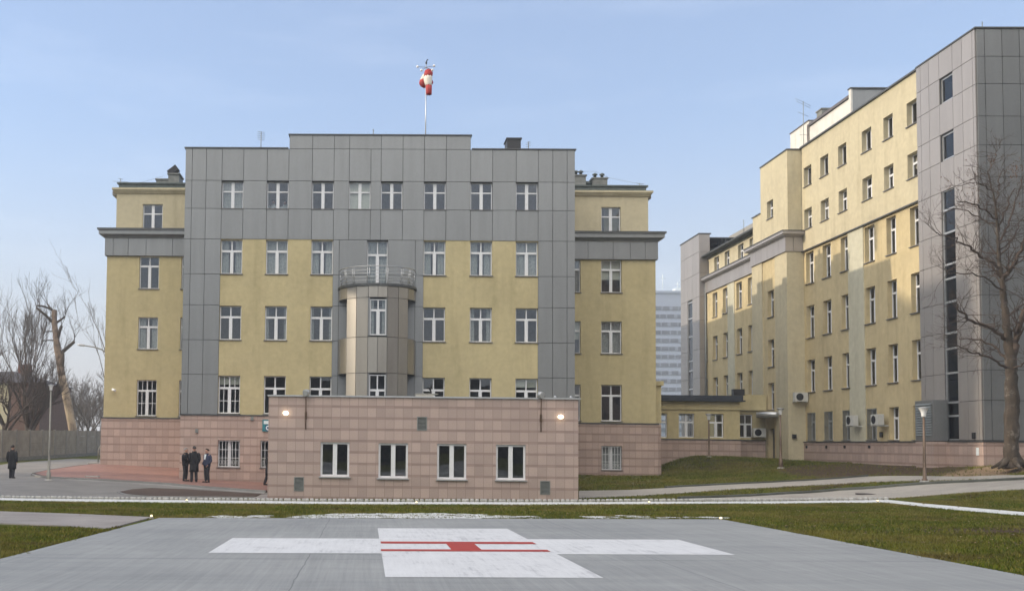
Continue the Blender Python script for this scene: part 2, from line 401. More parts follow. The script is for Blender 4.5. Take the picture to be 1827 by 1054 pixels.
for args in ((24.6, 52.5, 3.0, 8.5), (23.0, 62.5, 2.6, 2.2), (14.3, 24.0, 2.4, 1.1), (13.3, 20.5, 1.0, .7), (-10, 38.2, 5, .5), (-9.6, 22.0, .5, 2.6)):
    gcol = mixc(nt, blob(*args), gcol, earth)
sand = ramp(nt, n3, [(.3, (.20, .135, .08)), (.7, (.38, .27, .165))])
gcol = mixc(nt, blob(27.0, 43.7, 2.8, 1.7, 1.3, .95), gcol, sand)
gcol = mixc(nt, blob(19.4, 63.5, 2.6, 2.6), gcol, mixc(nt, n3, (.035, .036, .016), (.075, .07, .034)))
L(nt, gcol, b.inputs['Base Color']); b.inputs['Roughness'].default_value = 1; b.inputs['Specular IOR Level'].default_value = .1
bump(nt, b, n3, .9, .06)
me.materials.append(m)
lawn = link('lawn', me); tag(lawn, kind='structure')

def resample(pts, n):
    pts = [Vector(p) for p in pts]; d = [0]
    for i in range(1, len(pts)): d.append(d[-1] + (pts[i]-pts[i-1]).length)
    out = []
    for k in range(n):
        s = d[-1]*k/(n-1); i = 0
        while i < len(d)-2 and d[i+1] < s: i += 1
        t = 0 if d[i+1] == d[i] else (s-d[i])/(d[i+1]-d[i])
        out.append(pts[i].lerp(pts[i+1], min(max(t, 0), 1)))
    return out
def ribbon(name, a, b, off, m, kind='structure', n=70, k=5, depth=.25, parent=None):
    """a sheet laid on the ground between two edge lines (lists of x, y)"""
    a = resample([(p[0], p[1], 0) for p in a], n); b = resample([(p[0], p[1], 0) for p in b], n)
    rows = []
    for i in range(n):
        r = []
        for j in range(k+1):
            p = a[i].lerp(b[i], j/k); r.append((p.x, p.y, g(p.x, p.y)+off))
        r = [(r[0][0], r[0][1], r[0][2]-depth)] + r + [(r[-1][0], r[-1][1], r[-1][2]-depth)]
        rows.append(r)
    mb = MB(); mb.rings(rows, caps=False, smooth=False, closed=False)
    mb.face([p for p in rows[0]]); mb.face([p for p in rows[-1]])
    o = mb.build(name, m, parent)
    if kind: tag(o, kind=kind)
    return o
def px(l): return [gpt(u, v) for u, v in l]

# ------------------------------------------------------------------ landing pad with its painted cross
m, nt, b = newmat('broomed_concrete')
sc_ = noise(nt, 1, 4, .6, sc=(9, .22, 1)); fine = noise(nt, 1, 3, .7, sc=(26, .5, 1)); big = noise(nt, .32, 5, .6); tr_ = noise(nt, 1, 5, .65, sc=(.22, 2.6, 1))
c = ramp(nt, big, [(.3, (.262, .268, .265)), (.7, (.338, .341, .332))])
c = mixc(nt, .45, c, ramp(nt, sc_, [(.3, (.82,.83,.84)), (.7, (1.12,1.12,1.12))]), 'MULTIPLY')
c = mixc(nt, .5, c, ramp(nt, tr_, [(.3, (.80,.81,.82)), (.72, (1.15,1.14,1.12))]), 'MULTIPLY')
c = mixc(nt, .5, c, ramp(nt, fine, [(.3, (.82,.82,.82)), (.7, (1.14,1.14,1.14))]), 'MULTIPLY')
blt = noise(nt, 2.6, 6, .7); c = mixc(nt, .6, c, ramp(nt, blt, [(.27, (.72,.72,.71)), (.42, (1,1,1))]), 'MULTIPLY')
sp = N(nt, 'ShaderNodeSeparateXYZ'); L(nt, geo(nt), sp.inputs[0])
wob = math_(nt, 'MULTIPLY', math_(nt, 'SUBTRACT', noise(nt, .9, 3), .5), .10)
def crack(coord, at, w):
    return math_(nt, 'LESS_THAN', math_(nt, 'ABSOLUTE', math_(nt, 'SUBTRACT', math_(nt, 'ADD', coord, wob), at)), w)
jj = math_(nt, 'MAXIMUM', crack(sp.outputs[0], -.92, .009), math_(nt, 'MAXIMUM', crack(sp.outputs[1], 16.55, .02), crack(sp.outputs[0], 4.6, .006)))
c = mixc(nt, math_(nt, 'MULTIPLY', jj, .55), c, (.09, .095, .10))
L(nt, c, b.inputs['Base Color']); b.inputs['Roughness'].default_value = .78; bump(nt, b, fine, .35, .01)
PADM = m
pc = [(-5.62, 27.40), (9.29, 27.53)]
ribbon('landing_pad', [(-5.42, 27.38), (-5.80, 14.5), (-5.98, 6)], [(9.30, 27.53), (9.06, 14.2), (8.9, 6)], .035, PADM, n=12, k=4, depth=.3)

def paint(name, c, wear, c2):
    m, nt, b = newmat(name)
    st = noise(nt, 1, 5, .7, sc=(14, .9, 1)); bl = noise(nt, 1.1, 6, .7)
    f = math_(nt, 'ADD', math_(nt, 'MULTIPLY', st, .5), math_(nt, 'MULTIPLY', bl, .5))
    col = ramp(nt, f, [(.36, c2), (.36+wear, dim(c, .9)), (.62, c)])
    L(nt, col, b.inputs['Base Color']); b.inputs['Roughness'].default_value = .7
    return m
PW = paint('worn_white_paint', (.70, .70, .70), .10, (.47, .47, .475)); PR = paint('red_paint', (.42, .045, .028), .06, (.34, .06, .045))
def padflat(name, poly, off, m):
    mb = MB(); top = [(x, y, padz(x, y)+off) for x, y in poly]; mb.face(top)
    o = mb.build(name, m); tag(o, kind='structure'); return o
# the cross is one sheet; measured corners, arms about three metres wide
cx0, cx1, cy0, cy1 = -2.63, 6.13, 17.50, 20.66
vx0, vx1, vy0, vy1 = .275, 3.19, 14.10, 23.63
mb = MB()
for x0, x1, y0, y1 in ((cx0, vx0, cy0, cy1), (vx0, vx1, vy0, cy0), (vx0, vx1, cy0, cy1), (vx0, vx1, cy1, vy1), (vx1, cx1, cy0, cy1)):
    mb.face([(x, y, padz(x, y)+.039) for x, y in ((x0, y0), (x1, y0), (x1, y1), (x0, y1))])
tag(mb.build('white_cross_marking', PW), kind='structure')
mb = MB()
for x0, x1, y0, y1 in ((.29, 3.17, 19.45, 19.92), (.27, 3.16, 17.90, 18.27), (1.5, 2.02, 18.27, 19.45)):
    mb.face([(x, y, padz(x, y)+.043) for x, y in ((x0, y0), (x1, y0), (x1, y1), (x0, y1))])
tag(mb.build('red_letter_marking', PR), kind='structure')

# ------------------------------------------------------------------ roads, path, paving, kerbs, lime line
def mat_road(name, c, var=.18):
    m, nt, b = newmat(name)
    big = noise(nt, .5, 5, .65); fine = noise(nt, 30, 4, .7); lo = noise(nt, 1, 4, .6, sc=(.35, 2.5, 1))
    col = ramp(nt, big, [(.3, dim(c, 1-var)), (.7, dim(c, 1+var))])
    col = mixc(nt, .5, col, ramp(nt, lo, [(.3, (.8,.8,.8)), (.7, (1.12,1.12,1.1))]), 'MULTIPLY')
    col = mixc(nt, .5, col, ramp(nt, fine, [(.3, (.75,.75,.75)), (.7, (1.2,1.2,1.2))]), 'MULTIPLY')
    L(nt, col, b.inputs['Base Color']); b.inputs['Roughness'].default_value = .85; bump(nt, b, fine, .3, .01)
    return m
ROAD = mat_road('worn_grey_road', (.215, .20, .183)); PATH = mat_road('concrete_path', (.30, .27, .25)); KERB = mat_road('kerb_stone', (.25, .245, .235))
ROADR = mat_road('pale_concrete_road', (.385, .35, .305))
SOIL = mat_road('dark_mulch', (.075, .047, .032), .3)
m, nt, b = newmat('red_paving'); bt = N(nt, 'ShaderNodeTexBrick'); mpn = N(nt, 'ShaderNodeMapping'); mpn.inputs['Scale'].default_value = (2.5, 2.5, 2.5); L(nt, geo(nt), mpn.inputs['Vector']); L(nt, mpn.outputs[0], bt.inputs['Vector'])
bt.inputs['Color1'].default_value = (.33, .165, .13, 1); bt.inputs['Color2'].default_value = (.25, .13, .105, 1); bt.inputs['Mortar'].default_value = (.19, .135, .115, 1); bt.inputs['Scale'].default_value = 2
bt.inputs['Mortar Size'].default_value = .03
pcol = mixc(nt, .6, bt.outputs[0], ramp(nt, noise(nt, .8, 5, .7), [(.3, (.75,.75,.78)), (.7, (1.3,1.25,1.2))]), 'MULTIPLY')
L(nt, pcol, b.inputs['Base Color']); b.inputs['Roughness'].default_value = .8
PAVE = m

# left: access road curving round the west wing
ribbon('road', [(-60, 42.2), (-30, 41.6), (-14, 41.1), (-9, 41.2), (-4, 41.6)], [(-60, 72), (-30, 72.5), (-18.5, 78), (-15.2, 79), (-12, 79)], .02, ROAD, n=60, k=14, depth=.05) if False else None
def poly_sheet(name, pts, off, m, step=.8, depth=.0, kind='structure'):
    """a flat outline (x, y) cut into a fine grid and laid on the ground"""
    bm = bmesh.new(); vs_ = [bm.verts.new((p[0], p[1], 0)) for p in pts]; bm.faces.new(vs_)
    xs = [p[0] for p in pts]; ys = [p[1] for p in pts]
    for ax, lo, hi in ((0, min(xs), max(xs)), (1, min(ys), max(ys))):
        x = math.ceil(lo/step)*step
        while x < hi:
            co = [0, 0, 0]; no = [0, 0, 0]; co[ax] = x+.0007; no[ax] = 1
            bmesh.ops.bisect_plane(bm, geom=bm.verts[:]+bm.edges[:]+bm.faces[:], plane_co=co, plane_no=no, dist=1e-5)
            x += step
    if depth:
        bnd = [e for e in bm.edges if e.is_boundary]
    for v in bm.verts: v.co.z = g(v.co.x, v.co.y)+off
    if depth:
        r = bmesh.ops.extrude_edge_only(bm, edges=bnd)
        for v in [q for q in r['geom'] if isinstance(q, bmesh.types.BMVert)]: v.co.z -= depth
    bmesh.ops.recalc_face_normals(bm, faces=bm.faces)
    me = bpy.data.meshes.new(name); bm.to_mesh(me); bm.free(); me.materials.append(m)
    o = link(name, me)
    if kind: tag(o, kind=kind)
    return o
def xy(l): return [(p.x, p.y) for p in l]
brick_edge = xy(px([(62, 846), (78, 851), (122, 854.5), (200, 858), (300, 864), (400, 872.5), (476, 878)]))
brick_top = xy(px([(62, 846), (84, 841), (120, 835.5), (160, 830.5)]))
soil_low = [(x, y-.55) for x, y in brick_edge]
roadpoly = [(-60, 41.9), (-20, 41.0), (-14.2, 40.95), (-9, 40.95), (-4.0, 41.0), (-4.0, 53.0)] + list(reversed(brick_edge)) + brick_top[1:] + [(-16.6, 62), (-15.6, 79), (-19.0, 79.5)] + xy(px([(130, 818), (60, 823), (0, 829.5)])) + [(-60, 67)]
poly_sheet('road', roadpoly, .02, ROAD, 1.0, .08)
bp = brick_top[1:]
poly_sheet('brick_paving', brick_edge + [(-3.7, 55.2), (-9.7, 55.2), (-10.2, 60.3), (-15.3, 60.3), (-16.0, 61)] + list(reversed(bp)), .09, PAVE, .8, .15)
def strip(pts, w, side=-1):
    out = []
    for i, p in enumerate(pts):
        a = Vector(pts[max(i-1, 0)]); b_ = Vector(pts[min(i+1, len(pts)-1)]); t = (b_-a).normalized(); n = Vector((t.y, -t.x))*side
        out.append((p[0]+n.x*w, p[1]+n.y*w))
    return out
ribbon('planting_strip', strip(brick_edge, 0), [(x, y-.5) for x, y in brick_edge], .095, SOIL, n=40, k=2, depth=.12)
ribbon('kerb', [(x, y-.5) for x, y in brick_edge], [(x, y-.66) for x, y in brick_edge], .12, KERB, n=60, k=1, depth=.25)
ribbon('kerb', [(x-.16, y) for x, y in brick_top], brick_top, .11, KERB, n=30, k=1, depth=.2)
ribbon('gutter', [(x, y-.66) for x, y in brick_edge[2:]], [(x, y-1.25) for x, y in brick_edge[2:]], .03, mat_road('gutter_concrete', (.30, .285, .27)), n=50, k=1, depth=.05)
bed = xy(px([(214, 879), (236, 874.5), (270, 872.5), (330, 874.5), (400, 879), (466, 883)])); bedlow = xy(px([(214, 879.5), (228, 883.5), (262, 886.5), (330, 887.2), (400, 887.8), (456, 888.5)]))
ribbon('flower_bed', bed, bedlow, .07, SOIL, n=50, k=4, depth=.15)
ribbon('kerb', strip(bed, .14, -1), bed, .06, KERB, n=50, k=1, depth=.15)
ribbon('kerb', bedlow, strip(bedlow, .14, 1), .06, KERB, n=50, k=1, depth=.15)
ribbon('concrete_apron', xy(px([(466, 883), (477, 884)])), xy(px([(452, 890), (477, 890.5)])), .05, PATH, n=6, k=4, depth=.1)
# left concrete path running into the pad
ribbon('path', xy(px([(-260, 905), (0, 913), (120, 917), (272, 923.5)])), xy(px([(-330, 925), (0, 934.5), (105, 938.5), (190, 945)])), .028, PATH, n=40, k=4, depth=.1)
# right: footpath and road climbing past the lamp post
ribbon('footpath', xy(px([(1033, 876), (1120, 874.5), (1200, 870.5), (1320, 864), (1420, 859), (1500, 854.5), (1540, 851), (1640, 849.5), (1760, 849), (1827, 849)])) + [(36, 40.5)],
       xy(px([(1033, 889), (1120, 886), (1200, 881), (1320, 872.5), (1420, 867), (1500, 863.5), (1540, 860.5), (1640, 857.5), (1760, 855), (1827, 853.5)])) + [(36, 39.3)], .03, ROADR, n=60, k=4, depth=.08)
KERBD = mat_road('mossy_kerb', (.095, .10, .085), .4)
ribbon('kerb', strip(xy(px([(1190, 871), (1320, 864), (1420, 859), (1500, 854.5), (1548, 850.6)])), .18, -1), xy(px([(1190, 871), (1320, 864), (1420, 859), (1500, 854.5), (1548, 850.6)])), .10, KERBD, n=40, k=1, depth=.2)
ru = xy(px([(1215, 890.5), (1300, 888), (1400, 882.5), (1500, 875.5), (1600, 869), (1700, 862.5), (1827, 857)])) + [(36, 36)]
rl = xy(px([(1260, 894.5), (1330, 893.5), (1420, 892.5), (1590, 889), (1650, 884.5), (1720, 879), (1827, 873)])) + [(36, 32)]
ribbon('road', ru, rl, .03, ROADR, n=60, k=5, depth=.08)
ribbon('kerb', strip(ru, .2, -1), ru, .11, KERBD, n=60, k=1, depth=.25)
mb = MB()
ph = gpt(1547, 882); mb.lathe([(.42, -.02), (.42, .02)], (ph.x, ph.y, ph.z+.032), 20)
mh = mb.build('manhole_cover', mat_plain('cast_iron', (.10, .09, .085), .6, .5)); tag(mh, 'dark round manhole cover in the pale road at right', 'manhole cover')
# the white lime line round the landing field
m, nt, b = newmat('lime_line'); f = noise(nt, 5, 6, .75)
L(nt, ramp(nt, f, [(.3, (.46, .46, .42)), (.55, (.72, .72, .71))]), b.inputs['Base Color']); b.inputs['Roughness'].default_value = 1; bump(nt, b, f, .5, .03)
LIME = m
up = xy(px([(-120, 888.2), (0, 889.2), (300, 893), (600, 896.3), (900, 897), (1200, 896), (1480, 893.8), (1585, 892.6)])); lo_ = xy(px([(-120, 892.2), (0, 893.2), (300, 896.8), (600, 899.8), (900, 900.5), (1200, 899.6), (1480, 897.8), (1577, 897.0)]))
ribbon('lime_line', up, lo_, .035, LIME, n=120, k=2, depth=.06)
ribbon('lime_line', xy(px([(1585.3, 892.6), (1650, 899.5), (1740, 907.6), (1827, 914.8), (1900, 921)])), xy(px([(1577.3, 897.1), (1650, 905.2), (1740, 913.8), (1827, 921), (1900, 927)])), .034, LIME, n=60, k=2, depth=.06)
# spilt lime along the far edge of the pad
rnd = random.Random(5)
mb = MB()
for i in range(420):
    u = rnd.gauss(720, 95) if i % 5 else rnd.choice((rnd.uniform(355, 480), rnd.uniform(1040, 1290), rnd.uniform(560, 900)))
    v = rnd.uniform(917.5, 926.2) if 560 < u < 870 else rnd.uniform(921.5, 926)
    p = gpt(u, v); r = rnd.uniform(.04, .22)
    if p.y < 27.6: continue
    k = 9; ph = rnd.random()*6
    mb.face([(p.x+r*1.5*(1+.5*math.sin(3*q+ph))*math.cos(q), p.y+r*(1+.4*math.cos(4*q+ph))*math.sin(q), g(p.x, p.y)+.022+.00004*i) for q in [6.2832*t/k for t in range(k)]])
tag(mb.build('spilt_lime', LIME), kind='stuff')

# ------------------------------------------------------------------ facade building blocks
def Pfront(Y): return lambda s, t, d: (s, Y-d, t)
def Pleft(X): return lambda s, t, d: (X-d, s, t)
def Pright(X): return lambda s, t, d: (X+d, s, t)
def Pback(Y): return lambda s, t, d: (s, Y+d, t)
def wall(mb, P, s0, s1, t0, t1, ops=(), reveal=.22, d=0.0):
    ops = [o for o in ops if o[1] > s0+1e-4 and o[0] < s1-1e-4 and o[3] > t0+1e-4 and o[2] < t1-1e-4]
    S = sorted({s0, s1, *[min(max(o[i], s0), s1) for o in ops for i in (0, 1)]}); T = sorted({t0, t1, *[min(max(o[i], t0), t1) for o in ops for i in (2, 3)]})
    def hole(s, t): return any(o[0] < s < o[1] and o[2] < t < o[3] for o in ops)
    for i in range(len(S)-1):
        j = 0
        while j < len(T)-1:
            sm_ = (S[i]+S[i+1])/2
            if hole(sm_, (T[j]+T[j+1])/2): j += 1; continue
            k = j
            while k+1 < len(T)-1 and not hole(sm_, (T[k+1]+T[k+2])/2): k += 1
            mb.face([P(S[i], T[j], d), P(S[i+1], T[j], d), P(S[i+1], T[k+1], d), P(S[i], T[k+1], d)]); j = k+1
    for o in ops:
        a, b_, c, e = o[:4]
        for q in (((a, c), (a, e)), ((b_, e), (b_, c)), ((a, e), (b_, e)), ((b_, c), (a, c))):
            mb.face([P(q[0][0], q[0][1], d), P(q[1][0], q[1][1], d), P(q[1][0], q[1][1], d-reveal), P(q[0][0], q[0][1], d-reveal)])
def panels(mb, P, S, T, ops=(), gap=.024, th=.06, d=0.0):
    S = sorted(S); T = sorted(T)
    for i in range(len(S)-1):
        for j in range(len(T)-1):
            s, t = (S[i]+S[i+1])/2, (T[j]+T[j+1])/2
            if any(o[0]-.01 < s < o[1]+.01 and o[2]-.01 < t < o[3]+.01 for o in ops): continue
            mb.pbox(P, S[i]+gap/2, S[i+1]-gap/2, T[j]+gap/2, T[j+1]-gap/2, d+.002, d+th)
wr = random.Random(11)
def window(par, P, s0, s1, t0, t1, style='cross', depth=.2, frame='pvc', glass='glass', curtain=None, sill='sill', tr=.30, fw=.055, bars=False, proud=.07, tilt=0):
    if s0 > s1: s0, s1 = s1, s0
    f = MB(); d1 = -depth; d0 = d1-.07; w = s1-s0; h = t1-t0
    f.pbox(P, s0, s1, t0, t0+fw, d0, d1); f.pbox(P, s0, s1, t1-fw, t1, d0, d1)
    f.pbox(P, s0, s0+fw, t0+fw, t1-fw, d0, d1); f.pbox(P, s1-fw, s1, t0+fw, t1-fw, d0, d1)
    mid = (s0+s1)/2; cells = []
    a, b_ = s0+fw, s1-fw; lo, hi = t0+fw, t1-fw
    def glaze(x0, x1, y0, y1): cells.append((x0, x1, y0, y1))
    if style == 'cross':
        tz = hi-h*tr; f.pbox(P, a, b_, tz-.055, tz+.055, d0-.01, d1+.012)
        mt = .045; ml = .085
        f.pbox(P, mid-mt/1.4, mid+mt/1.4, tz+.055, hi, d0, d1+.004); f.pbox(P, mid-ml, mid+ml, lo, tz-.055, d0, d1+.008)
        glaze(a, mid-mt/1.4, tz+.055, hi); glaze(mid+mt/1.4, b_, tz+.055, hi); glaze(a, mid-ml, lo, tz-.055); glaze(mid+ml, b_, lo, tz-.055)
    elif style == 'pair':      # two tall sashes, each with its own cross rail
        tz = hi-h*tr; ml = .085
        f.pbox(P, mid-ml, mid+ml, lo, hi, d0, d1+.008)
        for x0, x1 in ((a, mid-ml), (mid+ml, b_)):
            f.pbox(P, x0, x1, tz-.035, tz+.035, d0, d1+.004); glaze(x0, x1, tz+.035, hi); glaze(x0, x1, lo, tz-.035)
    elif style == 'double':
        ml = .085; f.pbox(P, mid-ml, mid+ml, lo, hi, d0, d1+.006); glaze(a, mid-ml, lo, hi); glaze(mid+ml, b_, lo, hi)
    elif style == 'mull':
        x = a+(b_-a)*.5; f.pbox(P, x-.05, x+.05, lo, hi, d0, d1+.006); glaze(a, x-.05, lo, hi); glaze(x+.05, b_, lo, hi)
    else: glaze(a, b_, lo, hi)
    if bars:
        for x0, x1, y0, y1 in cells:
            xm = (x0+x1)/2; f.pbox(P, xm-.016, xm+.016, y0, y1, d0+.02, d1-.012)
            if y1-y0 > .7:
                ym = (y0+y1)/2
                f.pbox(P, x0, xm-.016, ym-.016, ym+.016, d0+.02, d1-.012); f.pbox(P, xm+.016, x1, ym-.016, ym+.016, d0+.02, d1-.012)
    fo = f.build('window', M[frame], par)
    gm = MB()
    for x0, x1, y0, y1 in cells:
        e = [wr.uniform(-.004, .004) for _ in range(3)]; dm = (d0+d1)/2
        gm.face([P(x0, y0, dm+e[0]+e[1]), P(x1, y0, dm-e[0]+e[1]), P(x1, y1, dm-e[0]-e[1]), P(x0, y1, dm+e[0]-e[1])])
    gm.build('pane', M[glass], fo)
    if sill:
        sm_ = MB(); sm_.pbox(P, s0-.05, s1+.05, t0-.045, t0-.002, -depth+.003, proud); sm_.build('sill', M[sill], fo)
    if curtain:
        cm = MB(); kind, cov = curtain
        if kind == 'net':
            for (x0, x1) in ((s0+.02, s0+w*cov/2), (s1-w*cov/2, s1-.02)):
                n = max(4, int((x1-x0)/.05)); rows = [[P(x0+(x1-x0)*i/n, t, d0-.10-.025*math.sin(i*2.2)) for i in range(n+1)] for t in (t0+.02, t1-.02)]
                cm.rings(rows, caps=False, smooth=True, closed=False)
            cm.build('curtain', M['curtain'], fo)
        else:
            cm.pbox(P, s0+.03, s1-.03, t1-.02-h*cov, t1-.02, d0-.06, d0-.05); cm.build('blind', M['blind'], fo)
    return fo
def rnd_curtain(p=.6):
    r = wr.random()
    if r < p*.75: return ('net', wr.choice((.5, .7, .96, .96)))
    if r < p: return ('blind', wr.uniform(.25, .9))
    return None
def interior(par, x0, x1, y0, y1, floors, side):
    """rooms behind the windows: floors and a back wall"""
    mb = MB()
    for z in floors: mb.box(x0, x1, y0, y1, z-.25, z)
    if side == 'front': mb.box(x0, x1, y1, y1+.1, floors[0], floors[-1])
    else: mb.box(x1, x1+.1, y0, y1, floors[0], floors[-1])
    mb.build('rooms', M['room'], par)

# ------------------------------------------------------------------ main hospital block
HB = thing('hospital_building', 'wide grey and ochre hospital block with a round bay, behind the low pink annex', 'building', (.5, 55, 0), world=True)
Y0 = 55.0; PF = Pfront(Y0)
ZT, ZA, ZB, ZC, ZD, ZE, ZF_, ZG, ZH = [z+2.2 for z in (15.69, 13.95, 12.43, 10.79, 8.91, 7.25, 5.38, 3.54, 1.42)]
XL_, XR_ = -9.87, 10.95; ZRAISE = 18.63
W = {'w1': (-7.89, -6.73), 'w2': (-5.465, -4.30), 'w3': (-3.045, -1.88), 'w4': (-1.06, .09), 'w5': (.64, 1.80), 'w6': (2.94, 4.11), 'w7': (5.413, 6.58), 'w8': (7.83, 9.0), 'door': (-.06, 1.04)}
ops = []
row5 = ['w1', 'w2', 'w3', 'w4', 'w5', 'w6', 'w7', 'w8']; row4 = ['w1', 'w2', 'w3', 'w6', 'w7', 'w8']
spec = []
for k in row5: spec.append((*W[k], ZB+.02, ZA-.02, 5, k))
for k in row4: spec.append((*W[k], ZD+.02, ZC-.02, 4, k)); spec.append((*W[k], ZF_+.02, ZE-.03, 3, k)); spec.append((*W[k], ZH+.06, ZG-.05, 2, k))
spec.append((*W['door'], ZD-1.05, ZC-.02, 4, 'door'))
ops = [s_[:4] for s_ in spec]
base_ops = [(-7.86, -6.68, .84, 2.27), (-5.6, -4.42, .84, 2.27)]
# grey panelled skin (dark backing, separate panels)
SX = [XL_, -9.50, -8.74] + [x for k in row5 for x in W[k]] + [9.77, 10.53, XR_]
bk = MB(); pn = MB()
wall(bk, PF, XL_, XR_, ZC, ZT, ops); wall(bk, PF, -4.284, 5.413, ZT, ZRAISE)
panels(pn, PF, SX, [ZC, ZB, ZA, ZT], ops)
panels(pn, PF, [-4.284, -3.045, -1.88, -1.06, .64, 1.80, 2.94, 4.11, 5.413], [ZT, ZRAISE])
side_t = [ZH, ZG, ZF_, ZE, ZD, ZC]
for a, b_, mids in ((XL_, -7.89, [-9.50, -8.74]), (9.0, XR_, [9.77, 10.53]), (-1.88, 2.94, [-1.55, -.06, 1.04, 2.5])):
    wall(bk, PF, a, b_, ZH, ZC, ops); panels(pn, PF, [a, *mids, b_], side_t, ops)
bk.build('panel_backing', M['joint'], HB); pn.build('grey_cladding', M['panel'], HB)
for a, b_ in ((-7.89, -1.88), (2.94, 9.0)): yw = MB(); wall(yw, PF, a, b_, ZH, ZC, ops, d=.035); yw.build('ochre_wall', M['ochre'], HB)
# sides, back and roof of the projecting block
sd = MB(); wall(sd, Pleft(XL_), 55, 90, 0, ZT); wall(sd, Pright(XR_), 55, 90, 0, ZT); wall(sd, Pback(90), XL_, XR_, 0, ZT); wall(sd, Pback(66), -15.3, 16.58, 0, 14.4)
sd.build('side_wall', M['panel'], HB)
rf = MB(); rf.box(XL_+.1, XR_-.1, 55.1, 90, ZT-.4, ZT-.3); rf.build('roof', M['roof'], HB)
pp = MB(); pp.box(-4.284, 5.413, 55.02, 55.35, ZT-.2, ZRAISE-.01); pp.box(XL_+.02, XR_-.02, 55.02, 55.35, ZT-.3, ZT-.02); pp.build('parapet', M['panel'], HB)
cp = MB()
for a, b_, z in ((XL_-.06, -4.34, ZT), (-4.34, 5.47, ZRAISE), (5.47, XR_+.06, ZT)): cp.box(a, b_, 54.88, 55.45, z, z+.06)
cp.box(XL_-.06, XL_+.3, 55.45, 90, ZT, ZT+.06); cp.box(XR_-.3, XR_+.06, 55.45, 90, ZT, ZT+.06)
cp.build('parapet_coping', M['flash'], HB)
# pink stone plinth of block and wings
pl = MB(); wall(pl, PF, XL_, XR_, -.6, ZH-.06, base_ops, .3, d=.05)
pl.face([(XL_, 54.95, ZH-.06), (XR_, 54.95, ZH-.06), (XR_, 55.05, ZH-.06), (XL_, 55.05, ZH-.06)])
pl.face([(XL_-.002, 54.95, -.6), (XL_-.002, 60, -.6), (XL_-.002, 60, ZH-.06), (XL_-.002, 54.95, ZH-.06)]); pl.face([(XR_+.002, 54.95, -.6), (XR_+.002, 60, -.6), (XR_+.002, 60, ZH-.06), (XR_+.002, 54.95, ZH-.06)])
pl.build('stone_plinth', M['pink_base'], HB)
lg = MB(); lg.box(XL_-.03, XR_+.03, 54.89, 55.03, ZH-.06, ZH-.005); lg.build('ledge', M['flash'], HB)
for s0, s1, t0, t1, row, k in spec:
    if k == 'door':
        window(HB, PF, s0, s1, t0, t1, 'cross', .16, curtain=('net', .9), sill=None, tr=.24); continue
    cur = {5: ('net', .96) if k == 'w1' else (('blind', .98) if k == 'w4' else None), 4: ('net', wr.choice((.7, .96, .9))), 3: wr.choice((None, None, ('net', .3), ('net', .45), ('blind', .28))), 2: wr.choice((None, None, ('blind', .22)))}[row]
    window(HB, PF, s0, s1, t0, t1, 'pair' if row == 5 else 'cross', .15, curtain=cur, bars=(row == 2 and k == 'w1'), tr=.30 if row != 5 else .33, proud=.1)
def grille(par, P, s0, s1, t0, t1, d=.0):
    mb = MB(); n = 7
    for i in range(n):
        s = s0+.06+(s1-s0-.12)*i/(n-1); mb.pbox(P, s-.011, s+.011, t0+.04, t1-.04, d-.011, d+.011)
    for fr in (.0, .33, .66, 1.0):
        t = t0+.05+(t1-t0-.1)*fr; mb.pbox(P, s0+.02, s1-.02, t-.012, t+.012, d+.0115, d+.03)
    for i in range(n-1):           # small scrolls in the lowest panel
        s = s0+.06+(s1-s0-.12)*(i+.5)/(n-1); t = t0+.05+(t1-t0-.1)*.16
        mb.tube([P(s+.05*math.cos(a), t+.11*math.sin(a), d) for a in [6.2832*q/10 for q in range(11)]], .009, 4, False)
    return mb.build('grille', M['pvc'], par)
for o in base_ops:
    wdw = window(HB, PF, *o, 'double', .22, curtain=None, proud=.12); grille(wdw, PF, *o, d=-.06)
interior(HB, XL_+.1, XR_-.1, 55.4, 58.5, [.7, 2.9, 6.6, 10.1, 13.6, 17.2], 'front')
# two little grey boxes and a vent on the plinth
for u, v in ((351, 768), (450, 746)):
    p = atY(u, v, 54.9); mb = MB(); mb.box(p.x-.07, p.x+.07, 54.86, 54.95, p.z-.1, p.z+.1); mb.build('wall_vent', M['vent'], HB)

